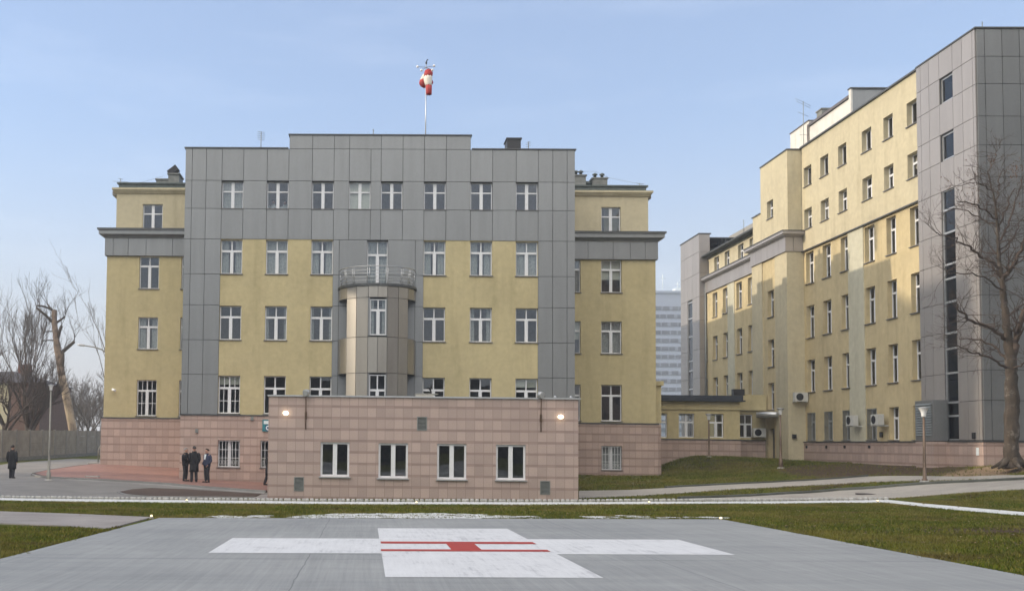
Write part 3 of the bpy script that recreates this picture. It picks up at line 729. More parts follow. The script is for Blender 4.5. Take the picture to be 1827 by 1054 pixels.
# the round bay with its balcony
bx, ry, rx_ = .5, 1.95, 2.05
def bp_(deg, k=1.0, z=0): a = rad(deg); return Vector((bx+rx_*k*math.sin(a), Y0-.0-ry*k*math.cos(a), z))
ANG = [-88, -51, -32, -13.5, 14.5, 32, 51, 88]
bay_levels = [(3.0, ZG+.04, 'core'), (ZG+.04, ZF_+.05, 'full'), (ZF_+.05, ZE+.22, 'core'), (ZE+.22, 10.27, 'full')]
bayp = MB(); bayb = MB()
for z0, z1, kind in bay_levels:
    for i in range(7):
        if kind == 'core' and i in (0, 6): continue
        a0, a1 = ANG[i], ANG[i+1]
        sub = 2 if (i in (0, 6) or (i == 3 and kind == 'full')) else 1
        for q in range(sub):
            b0 = a0+(a1-a0)*q/sub; b1 = a0+(a1-a0)*(q+1)/sub
            p0, p1 = bp_(b0), bp_(b1); t = (p1-p0).normalized(); n = Vector((t.y, -t.x, 0))
            if kind == 'core' and i == 3: continue
            e = .014
            c = []
            for z in (z0+e, z1-e):
                for (p, s) in ((p0+t*e, 1), (p1-t*e, 1)): pass
            f0 = p0+t*e; f1 = p1-t*e; bk0 = f0-n*.05; bk1 = f1-n*.05
            bayp.box8([(f0.x, f0.y, z0+e), (f1.x, f1.y, z0+e), (bk1.x, bk1.y, z0+e), (bk0.x, bk0.y, z0+e), (f0.x, f0.y, z1-e), (f1.x, f1.y, z1-e), (bk1.x, bk1.y, z1-e), (bk0.x, bk0.y, z1-e)])
            k0, k1 = p0-n*.052, p1-n*.052
            bayb.face([(k0.x, k0.y, z0), (k1.x, k1.y, z0), (k1.x, k1.y, z1), (k0.x, k0.y, z1)])
    # cheeks of the loggias and their soffits
    if kind == 'core':
        for s in (-1, 1):
            p = bp_(51*s, .985); bayb.box8([(p.x, p.y, z0), (p.x-.02*s, p.y, z0), (p.x-.02*s, Y0, z0), (p.x, Y0, z0), (p.x, p.y, z1), (p.x-.02*s, p.y, z1), (p.x-.02*s, Y0, z1), (p.x, Y0, z1)])
    else:
        ring = [bp_(a, .985) for a in (-89, -70, -51, -32, -13.5, 14.5, 32, 51, 70, 89)]
        bayb.face([(p.x, p.y, z0+.02) for p in ring]); bayb.face([(p.x, p.y, z1-.02) for p in reversed(ring)])
bayb.build('bay_core', mat_plain('bay_backing', (.17, .17, .165), .8), HB)
bayp.build('bay_cladding', mat_panel('bay_panel', (.37, .35, .315), .03, .72, .40), HB)
for z0, z1 in ((3.0, ZG+.02), (ZF_+.1, ZE+.2)):
    p0, p1 = bp_(-13.5), bp_(14.5); yy = (p0.y+p1.y)/2
    PB = Pfront(yy)
    jb = MB(); a, b_ = p0.x+.09, p1.x-.06
    for s0, s1 in ((p0.x+.01, a), (b_, p1.x-.01)): jb.pbox(PB, s0, s1, z0, z1, -.05, -.002)
    jb.build('bay_jamb', M['panel'], HB)
    window(HB, PB, a, b_, z0+.05, z1-.06, 'cross', .1, sill=None, tr=.28, curtain=('net', .5) if z0 > 5 else None)
sl = MB(); ring = [bp_(a, 1.025) for a in range(-90, 91, 6)]
sl.rings([[Vector((p.x, p.y, 10.27)) for p in ring], [Vector((p.x, p.y, 10.40)) for p in ring]], True, False)
sl.build('balcony_slab', M['flash'], HB)
rl_ = MB()
for zt, r in ((10.58, .014), (10.76, .014), (10.94, .014), (11.10, .014), (11.30, .026)):
    k = .93 + .05*(zt-10.4)/.9
    rl_.tube([bp_(a, k, zt) for a in range(-88, 89, 4)], r, 6)
for a in (-86, -58, -40, -14, 14, 40, 58, 86):
    for da in ((0,) if abs(a) > 60 else (-1.6, 1.6)):
        rl_.tube([bp_(a+da, .93, 10.39), bp_(a+da, .975, 11.28)], .016, 6)
rl_.build('balcony_railing', M['steel'], HB)

# wings set back on both sides
YW = 60.0; PW_ = Pfront(YW); PA = Pfront(YW+.3)
def wing(x0, x1, wins, att, edge, pale, basew, side):
    lo, hi = min(x0, x1), max(x0, x1)
    wl = [(a, b_, t0, t1) for a, b_ in wins for t0, t1 in ((11.03, 12.93), (7.50, 9.36), (3.62, 5.70))]
    yw = MB(); wall(yw, PW_, lo, hi, 3.52, 12.93, wl); 
    Ps = Pleft(lo) if side < 0 else Pright(hi)
    wall(yw, Ps, 60, 66, 3.52, 12.93)
    yw.build('ochre_wall', M['ochre'], HB)
    al = [(a, b_, 14.56, 16.08) for a, b_ in att]
    alo, ahi = (edge, hi) if side < 0 else (lo, edge)
    aw = MB(); wall(aw, PA, alo, ahi, 14.2, 16.9, al)
    if side < 0: wall(aw, Pleft(alo), 60.3, 66, 14.2, 16.9)
    else: wall(aw, Pright(ahi), 60.3, 61.2, 14.2, 16.9); wall(aw, Pback(61.2), 13.9, ahi, 14.2, 16.9); wall(aw, Pright(13.9), 61.2, 66, 14.2, 16.9)
    aw.build('attic_wall', pale, HB)
    # frieze panels and cornice mouldings
    bk = MB(); fr = MB(); o0, o1 = (lo-.12, hi) if side < 0 else (lo, hi+.12)
    bk.box(o0+.01, o1-.01, YW-.10, YW+.3, 12.94, 13.95)
    PWp = Pfront(YW-.10)
    step = [o0] + [o0+(o1-o0)*t for t in ((.09, .25, .44, .72, .93) if side < 0 else (.07, .30, .55, .72, .87))] + [o1]
    panels(fr, PWp, step, [12.93, 13.96], gap=.024, th=.05); fr.build('frieze_cladding', M['panel'], HB); bk.build('frieze_backing', M['joint'], HB)
    cn = MB()
    prof = [(-.15, 13.97), (-.18, 14.05), (-.30, 14.12), (-.42, 14.16), (-.42, 14.36), (-.50, 14.40), (-.50, 14.44), (.3, 14.52)]
    for i in range(len(prof)-1):
        (d0, z0), (d1, z1) = prof[i], prof[i+1]
        ex0, ex1 = -min(d0, .15)-.0, -min(d1, .15)
        if side < 0: cn.face([(lo-ex0, YW+d0, z0), (hi, YW+d0, z0), (hi, YW+d1, z1), (lo-ex1, YW+d1, z1)]); cn.face([(lo-ex0, YW+d0, z0), (lo-ex1, YW+d1, z1), (lo-ex1, 66, z1), (lo-ex0, 66, z0)])
        else: cn.face([(lo, YW+d0, z0), (hi+ex0, YW+d0, z0), (hi+ex1, YW+d1, z1), (lo, YW+d1, z1)]); cn.face([(hi+ex0, YW+d0, z0), (hi+ex1, YW+d1, z1), (hi+ex1, 66, z1), (hi+ex0, 66, z0)])
    cn.build('cornice', M['panel'], HB)
    tp = MB(); tp.box(o0-.38, o1 if side < 0 else o1+.38, YW-.53, YW+.29, 14.44, 14.50) if side < 0 else tp.box(o0, o1+.38, YW-.53, YW+.29, 14.44, 14.50)
    tp.build('cornice_flashing', M['flash'], HB)
    ac_ = MB()
    for d, z0, z1 in ((.10, 16.72, 16.80), (.17, 16.80, 16.88), (.24, 16.88, 17.0)):
        if side < 0: ac_.box(alo-d, ahi, YW+.3-d, 66, z0, z1)
        else: ac_.box(alo, ahi+d, YW+.3-d, 61.2+d, z0, z1); ac_.box(alo, 13.9+d, 61.2+d, 66, z0, z1)
    ac_.build('attic_cornice', pale, HB)
    rr = MB()
    if side < 0: rr.box(alo+.1, ahi, YW+.35, 66, 17.0, 17.28); rr.box(alo+.0, ahi, YW+.25, 66, 17.28, 17.36)
    else: rr.box(alo, ahi-.1, YW+.35, 61.1, 17.0, 17.28); rr.box(alo, ahi, YW+.25, 61.2, 17.28, 17.36); rr.box(alo, 13.8, 61.1, 66, 17.0, 17.27)
    rr.build('roof', M['greenroof'], HB)
    pl = MB(); wall(pl, PW_, lo-.1 if side < 0 else lo, hi if side < 0 else hi+.1, -.4, 3.46, basew, .3, d=.09)
    xx = lo-.1 if side < 0 else hi+.1
    pl.face([(xx, 59.91, -.4), (xx, 66, -.4), (xx, 66, 3.46), (xx, 59.91, 3.46)])
    pl.face([(lo-.1, 59.91, 3.46), (hi+.1, 59.91, 3.46), (hi+.1, 60.0, 3.46), (lo-.1, 60.0, 3.46)])
    pl.build('stone_plinth', M['pink_base'], HB)
    lg = MB(); lg.box(lo-.14 if side < 0 else lo, hi if side < 0 else hi+.14, 59.86, 59.99, 3.46, 3.52); lg.build('ledge', M['flash'], HB)
    for o in wl: window(HB, PW_, *o, 'cross', .17, curtain=rnd_curtain(.7) if o[2] > 6 else None, bars=(side < 0 and o[2] < 6), tr=.27)
    for o in al: window(HB, PA, *o, 'pair', .15, curtain=None, tr=.33)
    for o in basew:
        wdw = window(HB, PW_, *o, 'double', .14, curtain=('net', .96), proud=.14); grille(wdw, PW_, *o, d=.03)
    interior(HB, lo+.1, hi-.1, 60.5, 63.5, [.8, 3.0, 6.6, 10.2, 13.7, 16.9], 'front')
wing(-15.27, XL_, [(-13.36, -12.2), (-10.9, -9.88)], [(-13.30, -12.12), (-10.7, -9.9)], -14.86, M['cream'], [], -1)
wing(XR_, 16.58, [(13.46, 14.64), (XR_, 12.28)], [(13.54, 14.66), (XR_, 11.95)], 16.25, M['cream'], [(13.45, 14.62, .83, 2.2)], 1)
# low yellow stub beside the east wing
sb = MB(); sb.box(16.585, 17.05, 60.62, 66, 3.55, 5.72); sb.box(16.60, 17.17, 60.5, 66, 5.72, 5.98); sb.build('stub_wall', M['ochre'], HB)
sb = MB(); sb.box(16.69, 17.02, 60.55, 66, -.3, 3.5); sb.build('stub_plinth', M['pink_base'], HB)
# chimneys
def chimney(x0, x1, z0, z1, y0, y1, pots, cap=True, m='chim', par=HB):
    mb = MB(); mb.box(x0, x1, y0, y1, z0, z1); 
    if cap: mb.box(x0-.06, x1+.06, y0-.06, y1+.06, z1, z1+.08)
    c = mb.build('chimney', M[m], par)
    if pots:
        pm = MB()
        for px_ in pots:
            pm.lathe([(.09, 0), (.09, .3), (.16, .3), (.16, .36), (.02, .44)], (px_, (y0+y1)/2, z1+.06), 10)
        pm.build('flue_cap', M['greenroof'], c)
    return c
def xz(u, v, Y): p = atY(u, v, Y); return p.x, p.z
a, za = xz(281, 324, 63); b_, zb = xz(304, 331, 63); chimney(a, b_, 17.3, za, 62.6, 63.6, [])
a, za = xz(303, 315, 63); b_, zb = xz(322, 331, 63); ch = chimney(a, b_, 17.3, za, 62.5, 63.8, [])
mb = MB(); c0 = Vector(atY(309.5, 305.5, 63.1)); 
R_ = Matrix.Rotation(rad(-38), 4, 'Y')
pts = [c0 + (R_ @ Vector(q)) for q in ((-.33,-.3,-.17),(.33,-.3,-.17),(.33,.3,-.17),(-.33,.3,-.17),(-.33,-.3,.17),(.33,-.3,.17),(.33,.3,.17),(-.33,.3,.17))]
mb.box8(pts); mb.tube([c0+Vector((.3, 0, .1)), c0+Vector((.5, 0, -.5))], .02, 5); mb.tube([c0+Vector((-.2, 0, -.1)), c0+Vector((-.2, 0, -.45))], .02, 5); mb.build('tilted_cowl', M['black'], ch)
a, za = xz(1022, 317, 63); b_, zb = xz(1043, 331, 63); chimney(a, b_, 17.3, za, 62.6, 63.7, [b_-.2, b_-.5])
a, za = xz(1055, 322, 63); b_, zb = xz(1081, 331, 63); chimney(a, b_, 17.3, za, 62.6, 63.7, [a+.25, b_-.2])
mb = MB(); a, za = xz(1044, 327, 63); mb.tube([(a-.1, 63, za), (a+.5, 63, za)], .13, 10); mb.build('flue_pipe', M['greenroof'], HB)
a, za = xz(903, 253, 60); b_, zb = xz(927, 266, 60); chimney(a, b_, ZT-.3, za, 59.5, 60.6, [], True, 'black')

chimney(8.6, 9.6, ZT-.3, ZT+1.3, 63.2, 64.2, []); chimney(8.2, 9.8, ZT-.3, ZT+1.1, 68.0, 70.4, []); chimney(9.2, 9.9, ZT-.3, ZT+.9, 60.3, 61.0, []); chimney(8.0, 9.4, ZT-.3, ZT+1.2, 78, 80.5, [])
# ------------------------------------------------------------------ pink annex in front
AN = thing('annex_building', 'low flat-roofed annex of pink stone with four white windows, before the hospital block', 'building', (2.2, 41, 0), world=True)
YP = 41.0; PP = Pfront(YP); ax0, ax1, azt = -3.87, 8.30, 4.00
awin = [(-1.80, -.66, .87, 2.22), (.485, 1.645, .84, 2.21), (2.785, 3.935, .82, 2.21), (5.09, 6.25, .825, 2.20)]
avent = [(1.985, 2.385, 2.71, 3.26), (-2.83, -2.44, .28, .84), (6.81, 7.21, .27, .81)]
mb = MB(); wall(mb, PP, ax0, ax1, -.5, azt, awin+avent, .16); wall(mb, Pleft(ax0), 41, 54.94, -.5, azt); wall(mb, Pright(ax1), 41, 54.94, -.5, azt); mb.build('stone_wall', M['pink'], AN)
mb = MB(); mb.box(ax0+.05, ax1-.05, 41.3, 54.9, azt-.5, azt-.35); mb.build('roof', M['roof'], AN)
mb = MB(); mb.box(ax0-.05, ax1+.08, 40.93, 41.35, azt, azt+.06); mb.box(ax0-.05, ax0+.3, 41.35, 54.93, azt, azt+.06); mb.box(ax1-.3, ax1+.08, 41.35, 54.93, azt, azt+.06); mb.build('coping', M['alu'], AN)
for o in awin: window(AN, PP, *o, 'double', .09, sill='alu', fw=.08, proud=.10)
for s0, s1, t0, t1 in avent:
    mb = MB(); fw = .035
    mb.pbox(PP, s0, s1, t0, t0+fw, -.06, .012); mb.pbox(PP, s0, s1, t1-fw, t1, -.06, .012); mb.pbox(PP, s0, s0+fw, t0+fw, t1-fw, -.06, .012); mb.pbox(PP, s1-fw, s1, t0+fw, t1-fw, -.06, .012)
    n = 9
    for i in range(n):
        t = t0+fw+(t1-t0-2*fw)*(i+.15)/n; hgt = (t1-t0-2*fw)/n
        mb.box8([PP(s0+fw, t, -.002), PP(s1-fw, t, -.002), PP(s1-fw, t+.012, -.002), PP(s0+fw, t+.012, -.002), PP(s0+fw, t+hgt*.9, -.06), PP(s1-fw, t+hgt*.9, -.06), PP(s1-fw, t+hgt*.9+.012, -.06), PP(s0+fw, t+hgt*.9+.012, -.06)])
    v = mb.build('vent_grille', M['vent'], AN)
    mb = MB(); mb.pbox(PP, s0, s1, t0, t1, -.15, -.12); mb.build('duct', M['darkvoid'], v)
mb = MB(); mb.box(ax0+.1, ax1-.1, 41.6, 45, .2, .3); mb.box(ax0+.1, ax1-.1, 45, 45.1, .3, 3.4); mb.build('rooms', M['room'], AN)
# floodlights on poles clamped to the annex, lit wall lamps
def floodlight(u, v, label, face):
    p = atY(u, v, 40.85); t = thing('floodlight', label, 'floodlight', (p.x, 40.9, p.z-.05), group='floodlights on poles at the annex roof edge', world=True)
    pm = MB(); x = p.x + face*.02
    pm.tube([(x, 40.93, 2.72), (x, 40.9, 3.5), (x, 40.86, 4.1)], .022, 6); pm.pbox(Pfront(40.93), x-.04, x+.04, 3.1, 3.4, -.03, .02); pm.build('pole', M['rust'], t)
    hm = MB(); c = Vector((p.x, 40.82, p.z)); dirv = Vector((face*.55, -.8, -.25)).normalized()
    hm.tube([c-dirv*.16, c-dirv*.12, c, c+dirv*.08], [.05, .1, .125, .14], 12, True); hm.build('lamp_head', M['alu'], t)
    gm = MB(); gm.tube([c+dirv*.081, c+dirv*.09], [.12, .11], 12, True); gm.build('lens', M['alu'], t)
floodlight(547, 700, 'round metal floodlight on the left rusty pole at the annex roof edge', -1)
floodlight(965, 704, 'metal floodlight turned sideways on the right rusty pole at the annex roof edge', 1)
def walllamp(u, v, label):
    p = atY(u, v, 40.95); t = thing('wall_lamp', label, 'wall lamp', (p.x, 41, p.z), group='lit wall lamps on the pink annex', world=True)
    mb = MB(); mb.lathe([(.03, -.08), (.085, -.06), (.11, 0), (.085, .05), (.035, .07)], (p.x, 40.90, p.z), 14, 1.0, .55); mb.build('bulb_globe', M['lamp_on'], t)
    mb = MB(); mb.box(p.x-.06, p.x+.06, 40.965, 41, p.z-.06, p.z+.06); mb.build('bracket', M['alu'], t)
walllamp(510, 736.5, 'lit oval wall lamp near the left end of the pink annex')
walllamp(1000, 743, 'lit oval wall lamp near the right end of the pink annex')
# small pale box with a dark tripod-like aerial on the annex roof
p = atY(756, 704, 44); t = thing('roof_hatch', 'pale low hatch box with a dark aerial stub on the annex roof', 'roof hatch', (p.x, 44, azt-.35), world=True)
a0 = atY(742, 704, 44).x; a1 = atY(781, 704, 44).x
mb = MB(); mb.box(a0, a1-.2, 43.6, 44.4, azt-.35, atY(760, 703.6, 44).z); mb.box(a0-.03, a1, 43.57, 44.43, atY(760, 703.4, 44).z, atY(760, 702.6, 44).z); mb.build('hatch_box', M['blind'], t)
q = atY(768, 700, 44); mb = MB(); zb_ = atY(760, 702.6, 44).z
mb.tube([(q.x, 44, zb_), (q.x+.01, 44, zb_+.12), (q.x-.02, 44, zb_+.20), (q.x+.02, 44, zb_+.34), (q.x+.03, 44, zb_+.42)], [.05, .03, .05, .03, .012], 8); mb.build('aerial_stub', M['black'], t)
mb = MB()
for u in (990, 1018): p = atY(u, 706, 41.2); mb.lathe([(.05, 0), (.06, .05), (.02, .09)], (p.x, 41.15, azt+.06), 8)
mb.build('coping_cap', M['alu'], AN)
# teal sign on the plinth, half hidden by the annex
s = thing('wall_sign', 'teal hospital sign with a white panel and a ring emblem, half hidden behind the annex', 'sign', (-5.0, 54.9, 3.0), world=True)
p0 = atY(468.3, 748, 54.9); p1 = atY(468.3, 769, 54.9)
mb = MB(); mb.box(p0.x, p0.x+1.1, 54.88, 54.94, p1.z, p0.z); mb.build('sign_board', M['teal'], s)
h_ = p0.z-p1.z
mb = MB(); mb.box(p0.x+.07, p0.x+1.03, 54.872, 54.879, p1.z+h_*.62, p0.z-h_*.1); mb.build('white_panel', M['signwhite'], s)
mb = MB(); mb.lathe([(.19, 0), (.19, .006)], (0, 0, 0), 20)
def disc(r, x, y, z, m, name, par):
    mb = MB(); ring = [(x+r*math.cos(6.2832*k/24), z+r*math.sin(6.2832*k/24)) for k in range(24)]
    mb.rings([[(a, y, c) for a, c in ring], [(a, y+.004, c) for a, c in ring]]); return mb.build(name, m, par)
disc(.17, p0.x+.31, 54.872, p1.z+h_*.30, M['signblue'], 'emblem_disc', s); disc(.125, p0.x+.31, 54.866, p1.z+h_*.30, M['signwhite'], 'emblem_ring', s); disc(.065, p0.x+.31, 54.860, p1.z+h_*.30, M['signblue'], 'emblem_centre', s)

# ------------------------------------------------------------------ long building on the right
RB = thing('long_hospital_wing', 'long cream and ochre hospital wing with grey panelled stair towers, receding on the right', 'building', (30, 66, 1.4), world=True)
XF = 27.0; PLg = Pleft(XF); PU = Pleft(XF-.08)
cols = [(64.35, 63.25), (62.02, 60.93), (59.66, 58.62), (56.80, 55.72), (54.42, 53.44), (52.06, 50.98)]
cols = [(b_, a) for a, b_ in cols]
rC, rD, rE, rFt, rB, rA = (12.25, 14.2), (8.93, 10.9), (5.62, 7.59), (2.68, 4.36), (15.64, 16.88), (18.29, 19.49)
near_ops = [(*c, *r) for c in cols for r in (rC, rD, rE, rFt)]; up_ops = [(*c, *r) for c in cols for r in (rB, rA)]
mb = MB()
for a, b_ in ((50.9, 56.89), (58.69, 64.66)): wall(mb, PLg, a, b_, 2.6, 14.36, near_ops, .30)
mb.build('sand_wall', M['sand'], RB)
mb = MB(); wall(mb, PLg, 56.89, 58.69, 2.6, 14.36, [], d=.05); mb.face([(XF-.05, 58.69, 2.6), (XF, 58.69, 2.6), (XF, 58.69, 14.36), (XF-.05, 58.69, 14.36)]); mb.face([(XF-.05, 56.89, 2.6), (XF, 56.89, 2.6), (XF, 56.89, 14.36), (XF-.05, 56.89, 14.36)]); mb.build('pale_pilaster', M['pale'], RB)
mb = MB(); wall(mb, PU, 50.9, 64.66, 14.36, 20.82, up_ops, .33); mb.face([(XF-.08, 50.9, 14.36), (XF-.08, 64.66, 14.36), (XF, 64.66, 14.36), (XF, 50.9, 14.36)]); mb.build('cream_upper_wall', M['cream'], RB)
mb = MB(); mb.box(XF-.16, XF-.081, 50.9, 64.66, 14.31, 14.37); mb.box(XF-.2, XF+.4, 50.9, 64.66, 20.82, 20.9); mb.build('roof_edge_flashing', M['flash'], RB)
for o in near_ops:
    barred = o[2] < 3 and o[0] > 55.0
    w_ = window(RB, PLg, *o, 'cross', .24, glass='glass_side', curtain=rnd_curtain(.4), sill='sill', tr=.30, proud=.08)
    if barred:
        mb = MB()
        for i in range(9):
            s = o[0]+.05+(o[1]-o[0]-.1)*i/8; mb.pbox(PLg, s-.012, s+.012, o[2], o[3], .0, .024)
        for t in (o[2]+.03, (o[2]+o[3])/2, o[3]-.03): mb.pbox(PLg, o[0], o[1], t-.012, t+.012, .025, .045)
        mb.build('grille', M['vent'], w_)
for o in up_ops:
    if o[2] > 17: window(RB, PU, *o, 'mull', .26, frame='pvc', glass='glass_dark', sill='sill')
    else: window(RB, PU, *o, 'cross', .26, glass='glass_side', sill='sill', tr=.33, curtain=rnd_curtain(.4))
# stone plinth along the foot
def plinth(x, y0, y1, z0=.6, z1=2.56):
    mb = MB(); wall(mb, Pleft(x), y0, y1, z0, z1); mb.face([(x, y0, z1), (x, y1, z1), (x+.2, y1, z1), (x+.2, y0, z1)]); return mb
mb = plinth(XF-.12, 50.9, 64.66); mb.build('stone_plinth', M['pink_base'], RB)
mb = MB(); mb.box(XF-.16, XF-.002, 50.9, 64.66, 2.56, 2.615); mb.build('ledge', M['flash'], RB)
# near stair tower
XTW = 26.85; PT = Pleft(XTW); PE = Pfront(45.97)
TZ = [z+2.2 for z in (.44, 2.18, 3.51, 5.42, 6.80, 8.65, 10.07, 12.03, 13.446, 14.727, 16.18, 17.41, 18.66)]
strip_z = [2.66, 3.76, 4.38, 5.73, 6.86, 7.58, 9.02, 10.10, 10.77, 12.25, 13.33, 14.24]
tops = [(47.68, 48.87, 18.39, 19.59), (47.68, 48.87, 15.67, 16.9), (47.74, 48.87, 2.66, 14.24)]
TS = [50.9, 50.52, 49.77, 48.87, 47.76, 46.99, 46.18, 45.97]
bk = MB(); wall(bk, PT, 45.97, 50.9, 2.6, 20.84, tops, .2); wall(bk, PE, XTW, 36, 2.6, 20.84); wall(bk, Pback(50.9), XTW, XF+.1, 2.6, 20.84); bk.build('panel_backing', M['joint'], RB)
pn = MB(); panels(pn, PT, TS, TZ, tops, gap=.024, th=.05); pn.build('tower_side_cladding', M['panel_warm'], RB)
pn = MB(); panels(pn, PE, [XTW, 27.2, 27.96, 28.72, 29.48, 30.24, 31.0, 31.76, 32.5, 34, 36], TZ, [], gap=.024, th=.05); pn.build('tower_end_cladding', M['panel'], RB)
mb = MB(); mb.box(XTW-.09, XTW+.3, 45.87, 50.9, 20.86, 20.93); mb.box(XTW+.3, 36, 45.87, 46.2, 20.86, 20.93); mb.build('parapet_coping', M['flash'], RB)
for i, o in enumerate(tops[:2]): window(RB, PT, *o, 'single', .06, frame='alu', glass='glass_dark', sill=None, fw=.075)
f = MB(); s0, s1 = tops[2][:2]
f.pbox(PT, s0, s0+.07, 2.66, 14.24, -.12, -.02); f.pbox(PT, s1-.07, s1, 2.66, 14.24, -.12, -.02)
for z in strip_z: f.pbox(PT, s0+.07, s1-.07, z-.045 if z > 2.7 else z, z+.045 if z < 14.2 else z, -.12, -.015)
st = f.build('stair_window', M['alu'], RB)
gm = MB()
for i in range(len(strip_z)-1):
    e = wr.uniform(-.006, .006); gm.face([PT(s0+.07, strip_z[i]+.04, -.07+e), PT(s1-.07, strip_z[i]+.04, -.07-e), PT(s1-.07, strip_z[i+1]-.04, -.07-e*.5), PT(s0+.07, strip_z[i+1]-.04, -.07+e)])
gm.build('pane', M['glass_dark'], st)
mb = MB(); mb.box(XTW+.5, XTW+3, 46.3, 50.5, 2.4, 2.6)
for z in (5.5, 8.2, 11.0, 13.8): mb.box(XTW+.6, XTW+3, 46.3, 50.5, z, z+.2)
mb.box(XTW+3, XTW+3.1, 46.3, 50.5, 2.4, 20); mb.box(XTW+.05, 36, 50.70, 50.80, 2.4, 20.2); mb.box(XTW+.3, 36, 46.1, 50.7, 20.1, 20.2); mb.build('stairwell', mat_plain('stairwell', (.14, .09, .07), .8), RB)
mb = plinth(XTW-.06, 45.9, 50.9, .6, 2.56); wall(mb, Pfront(45.9), XTW-.06, 36, .6, 2.56); mb.face([(XTW-.06, 45.9, 2.56), (36, 45.9, 2.56), (36, 46.1, 2.56), (XTW-.06, 46.1, 2.56)]); mb.build('stone_plinth', M['pink_base'], RB)
mb = MB(); mb.box(XTW-.1, XTW-.052, 45.86, 50.9, 2.56, 2.615); mb.box(XTW-.052, 36, 45.86, 45.918, 2.56, 2.615); mb.build('ledge', M['flash'], RB)
for (xx, yy, zz, sz) in ((XTW-.06, 46.55, 2.83, .2),):
    mb = MB(); mb.box(xx-.06, xx-.0, yy-.1, yy+.1, zz-.13, zz+.15); mb.build('wall_box', M['black'], RB)
mb = MB(); mb.box(XTW-.075, XTW-.061, 46.22, 46.42, 1.98, 2.32); mb.build('notice_plate', M['signwhite'], RB)
# louvred duct housing in the corner
mb = MB(); mb.box(26.13, XTW-.062, 48.62, 50.2, 2.62, 4.5); mb.build('duct_housing', M['panel'], RB)
mb = MB()
for i in range(13):
    z = 2.85+i*.118; mb.box8([(26.09, 48.75, z), (26.09, 50.1, z), (26.13, 50.1, z+.08), (26.13, 48.75, z+.08), (26.085, 48.75, z+.01), (26.085, 50.1, z+.01), (26.125, 50.1, z+.09), (26.125, 48.75, z+.09)])
mb.build('louvre', M['vent'], RB)
mb = plinth(26.13, 48.62, 50.2, .6, 2.58); wall(mb, Pfront(48.62), 26.13, XTW-.062, .6, 2.58); mb.build('stone_plinth', M['pink_base'], RB)
# projecting centre block
XB = 26.0; PBk = Pleft(XB); yb0, yb1 = 64.66, 70.5; PBf = Pfront(yb0)
bops = [(66.90, 67.93, 10.62, 12.33), (66.92, 67.95, 7.41, 9.17), (66.98, 68.0, 4.65, 6.37), (66.95, 67.95, 1.3, 3.44)]
mb = MB(); wall(mb, PBk, 66.55, 68.70, .8, 14.36, bops, .3); mb.build('sand_wall', M['sand'], RB)
mb = MB(); wall(mb, PBk, yb0, 66.55, .8, 14.36, [], d=.06); wall(mb, PBk, 68.70, yb1, .8, 14.36, [], d=.06)
for y in (66.55, 68.70): mb.face([(XB-.06, y, .8), (XB, y, .8), (XB, y, 14.36), (XB-.06, y, 14.36)])
wall(mb, PBf, XB-.06, XF+.1, .8, 14.36); wall(mb, Pback(yb1), XB-.06, XF+.1, .8, 14.36); mb.build('pale_wall', M['cream'], RB)
mb = MB(); uo = [(66.98, 68.0, 17.06, 18.22)]; wall(mb, PBk, yb0, 69.1, 15.5, 20.75, uo, .3, d=-.04); wall(mb, PBk, 69.1, 70.5, 15.5, 17.7, [], d=-.04); wall(mb, Pfront(yb0), XB+.04, XF+.1, 15.5, 20.75, d=-.02); wall(mb, Pback(69.1), XB+.04, 29, 17.6, 20.75)
mb.build('cream_upper_wall', M['cream'], RB)
mb = MB(); mb.box(XB-.02, XB+.5, yb0-.05, 69.1, 20.75, 20.82); mb.box(XB+.5, XF+.3, yb0-.05, yb0+.4, 20.75, 20.82); mb.box(XB-.03, XB+.5, 69.1, 70.6, 17.7, 17.76); mb.build('roof_edge_flashing', M['flash'], RB)
window(RB, Pleft(XB+.04), *uo[0], 'cross', .24, tr=.33)
for o in bops[:3]: window(RB, PBk, *o, 'cross', .24, glass='glass_side', curtain=rnd_curtain(.4))
mb = MB(); o = bops[3]; mb.pbox(PBk, o[0]+.05, o[1]-.05, 1.35, o[3]-.06, -.3, -.25); mb.build('door', M['dark_frame'], RB)
def belt(x, y0, y1, z0, z1, wrap0=None, name='frieze_cladding'):
    """grey panelled frieze with a stepped cornice over it, on a face looking left"""
    bk = MB(); bk.box(x-.08, x+.3, y0, y1, z0+.01, z1); bk.build('frieze_backing', M['joint'], RB)
    pn = MB(); n = max(2, int((y1-y0)/.95)); panels(pn, Pleft(x-.08), [y0+(y1-y0)*i/n for i in range(n+1)], [z0, z1], gap=.024, th=.05)
    if wrap0: panels(pn, Pfront(y0), [x-.13, x+.35, x+1.02], [z0, z1], gap=.024, th=.05)
    pn.build(name, M['panel_warm'], RB)
    cn = MB()
    for d, a, b2 in ((.20, z1, z1+.07), (.34, z1+.07, z1+.13), (.42, z1+.13, z1+.31)): cn.box(x-d, x+.3, y0-(d-.05 if wrap0 else 0), y1+(d-.05 if wrap0 else 0), a, b2)
    if wrap0:
        for d, a, b2 in ((.20, z1, z1+.07), (.34, z1+.07, z1+.13), (.42, z1+.13, z1+.31)): cn.box(x+.3, x+1.02, y0-(d-.05), y0-.06, a, b2)
    cn.build('cornice', M['panel_warm'], RB)
    fl = MB(); fl.box(x-.46, x+.32, y0-(.4 if wrap0 else 0), y1+(.4 if wrap0 else 0), z1+.31, z1+.36)
    if wrap0: fl.box(x+.32, x+1.02, y0-.4, y0+.1, z1+.31, z1+.36)
    fl.build('cornice_flashing', M['flash'], RB)
belt(XB-.02, yb0-.02, yb1+.02, 14.36, 15.28, True)
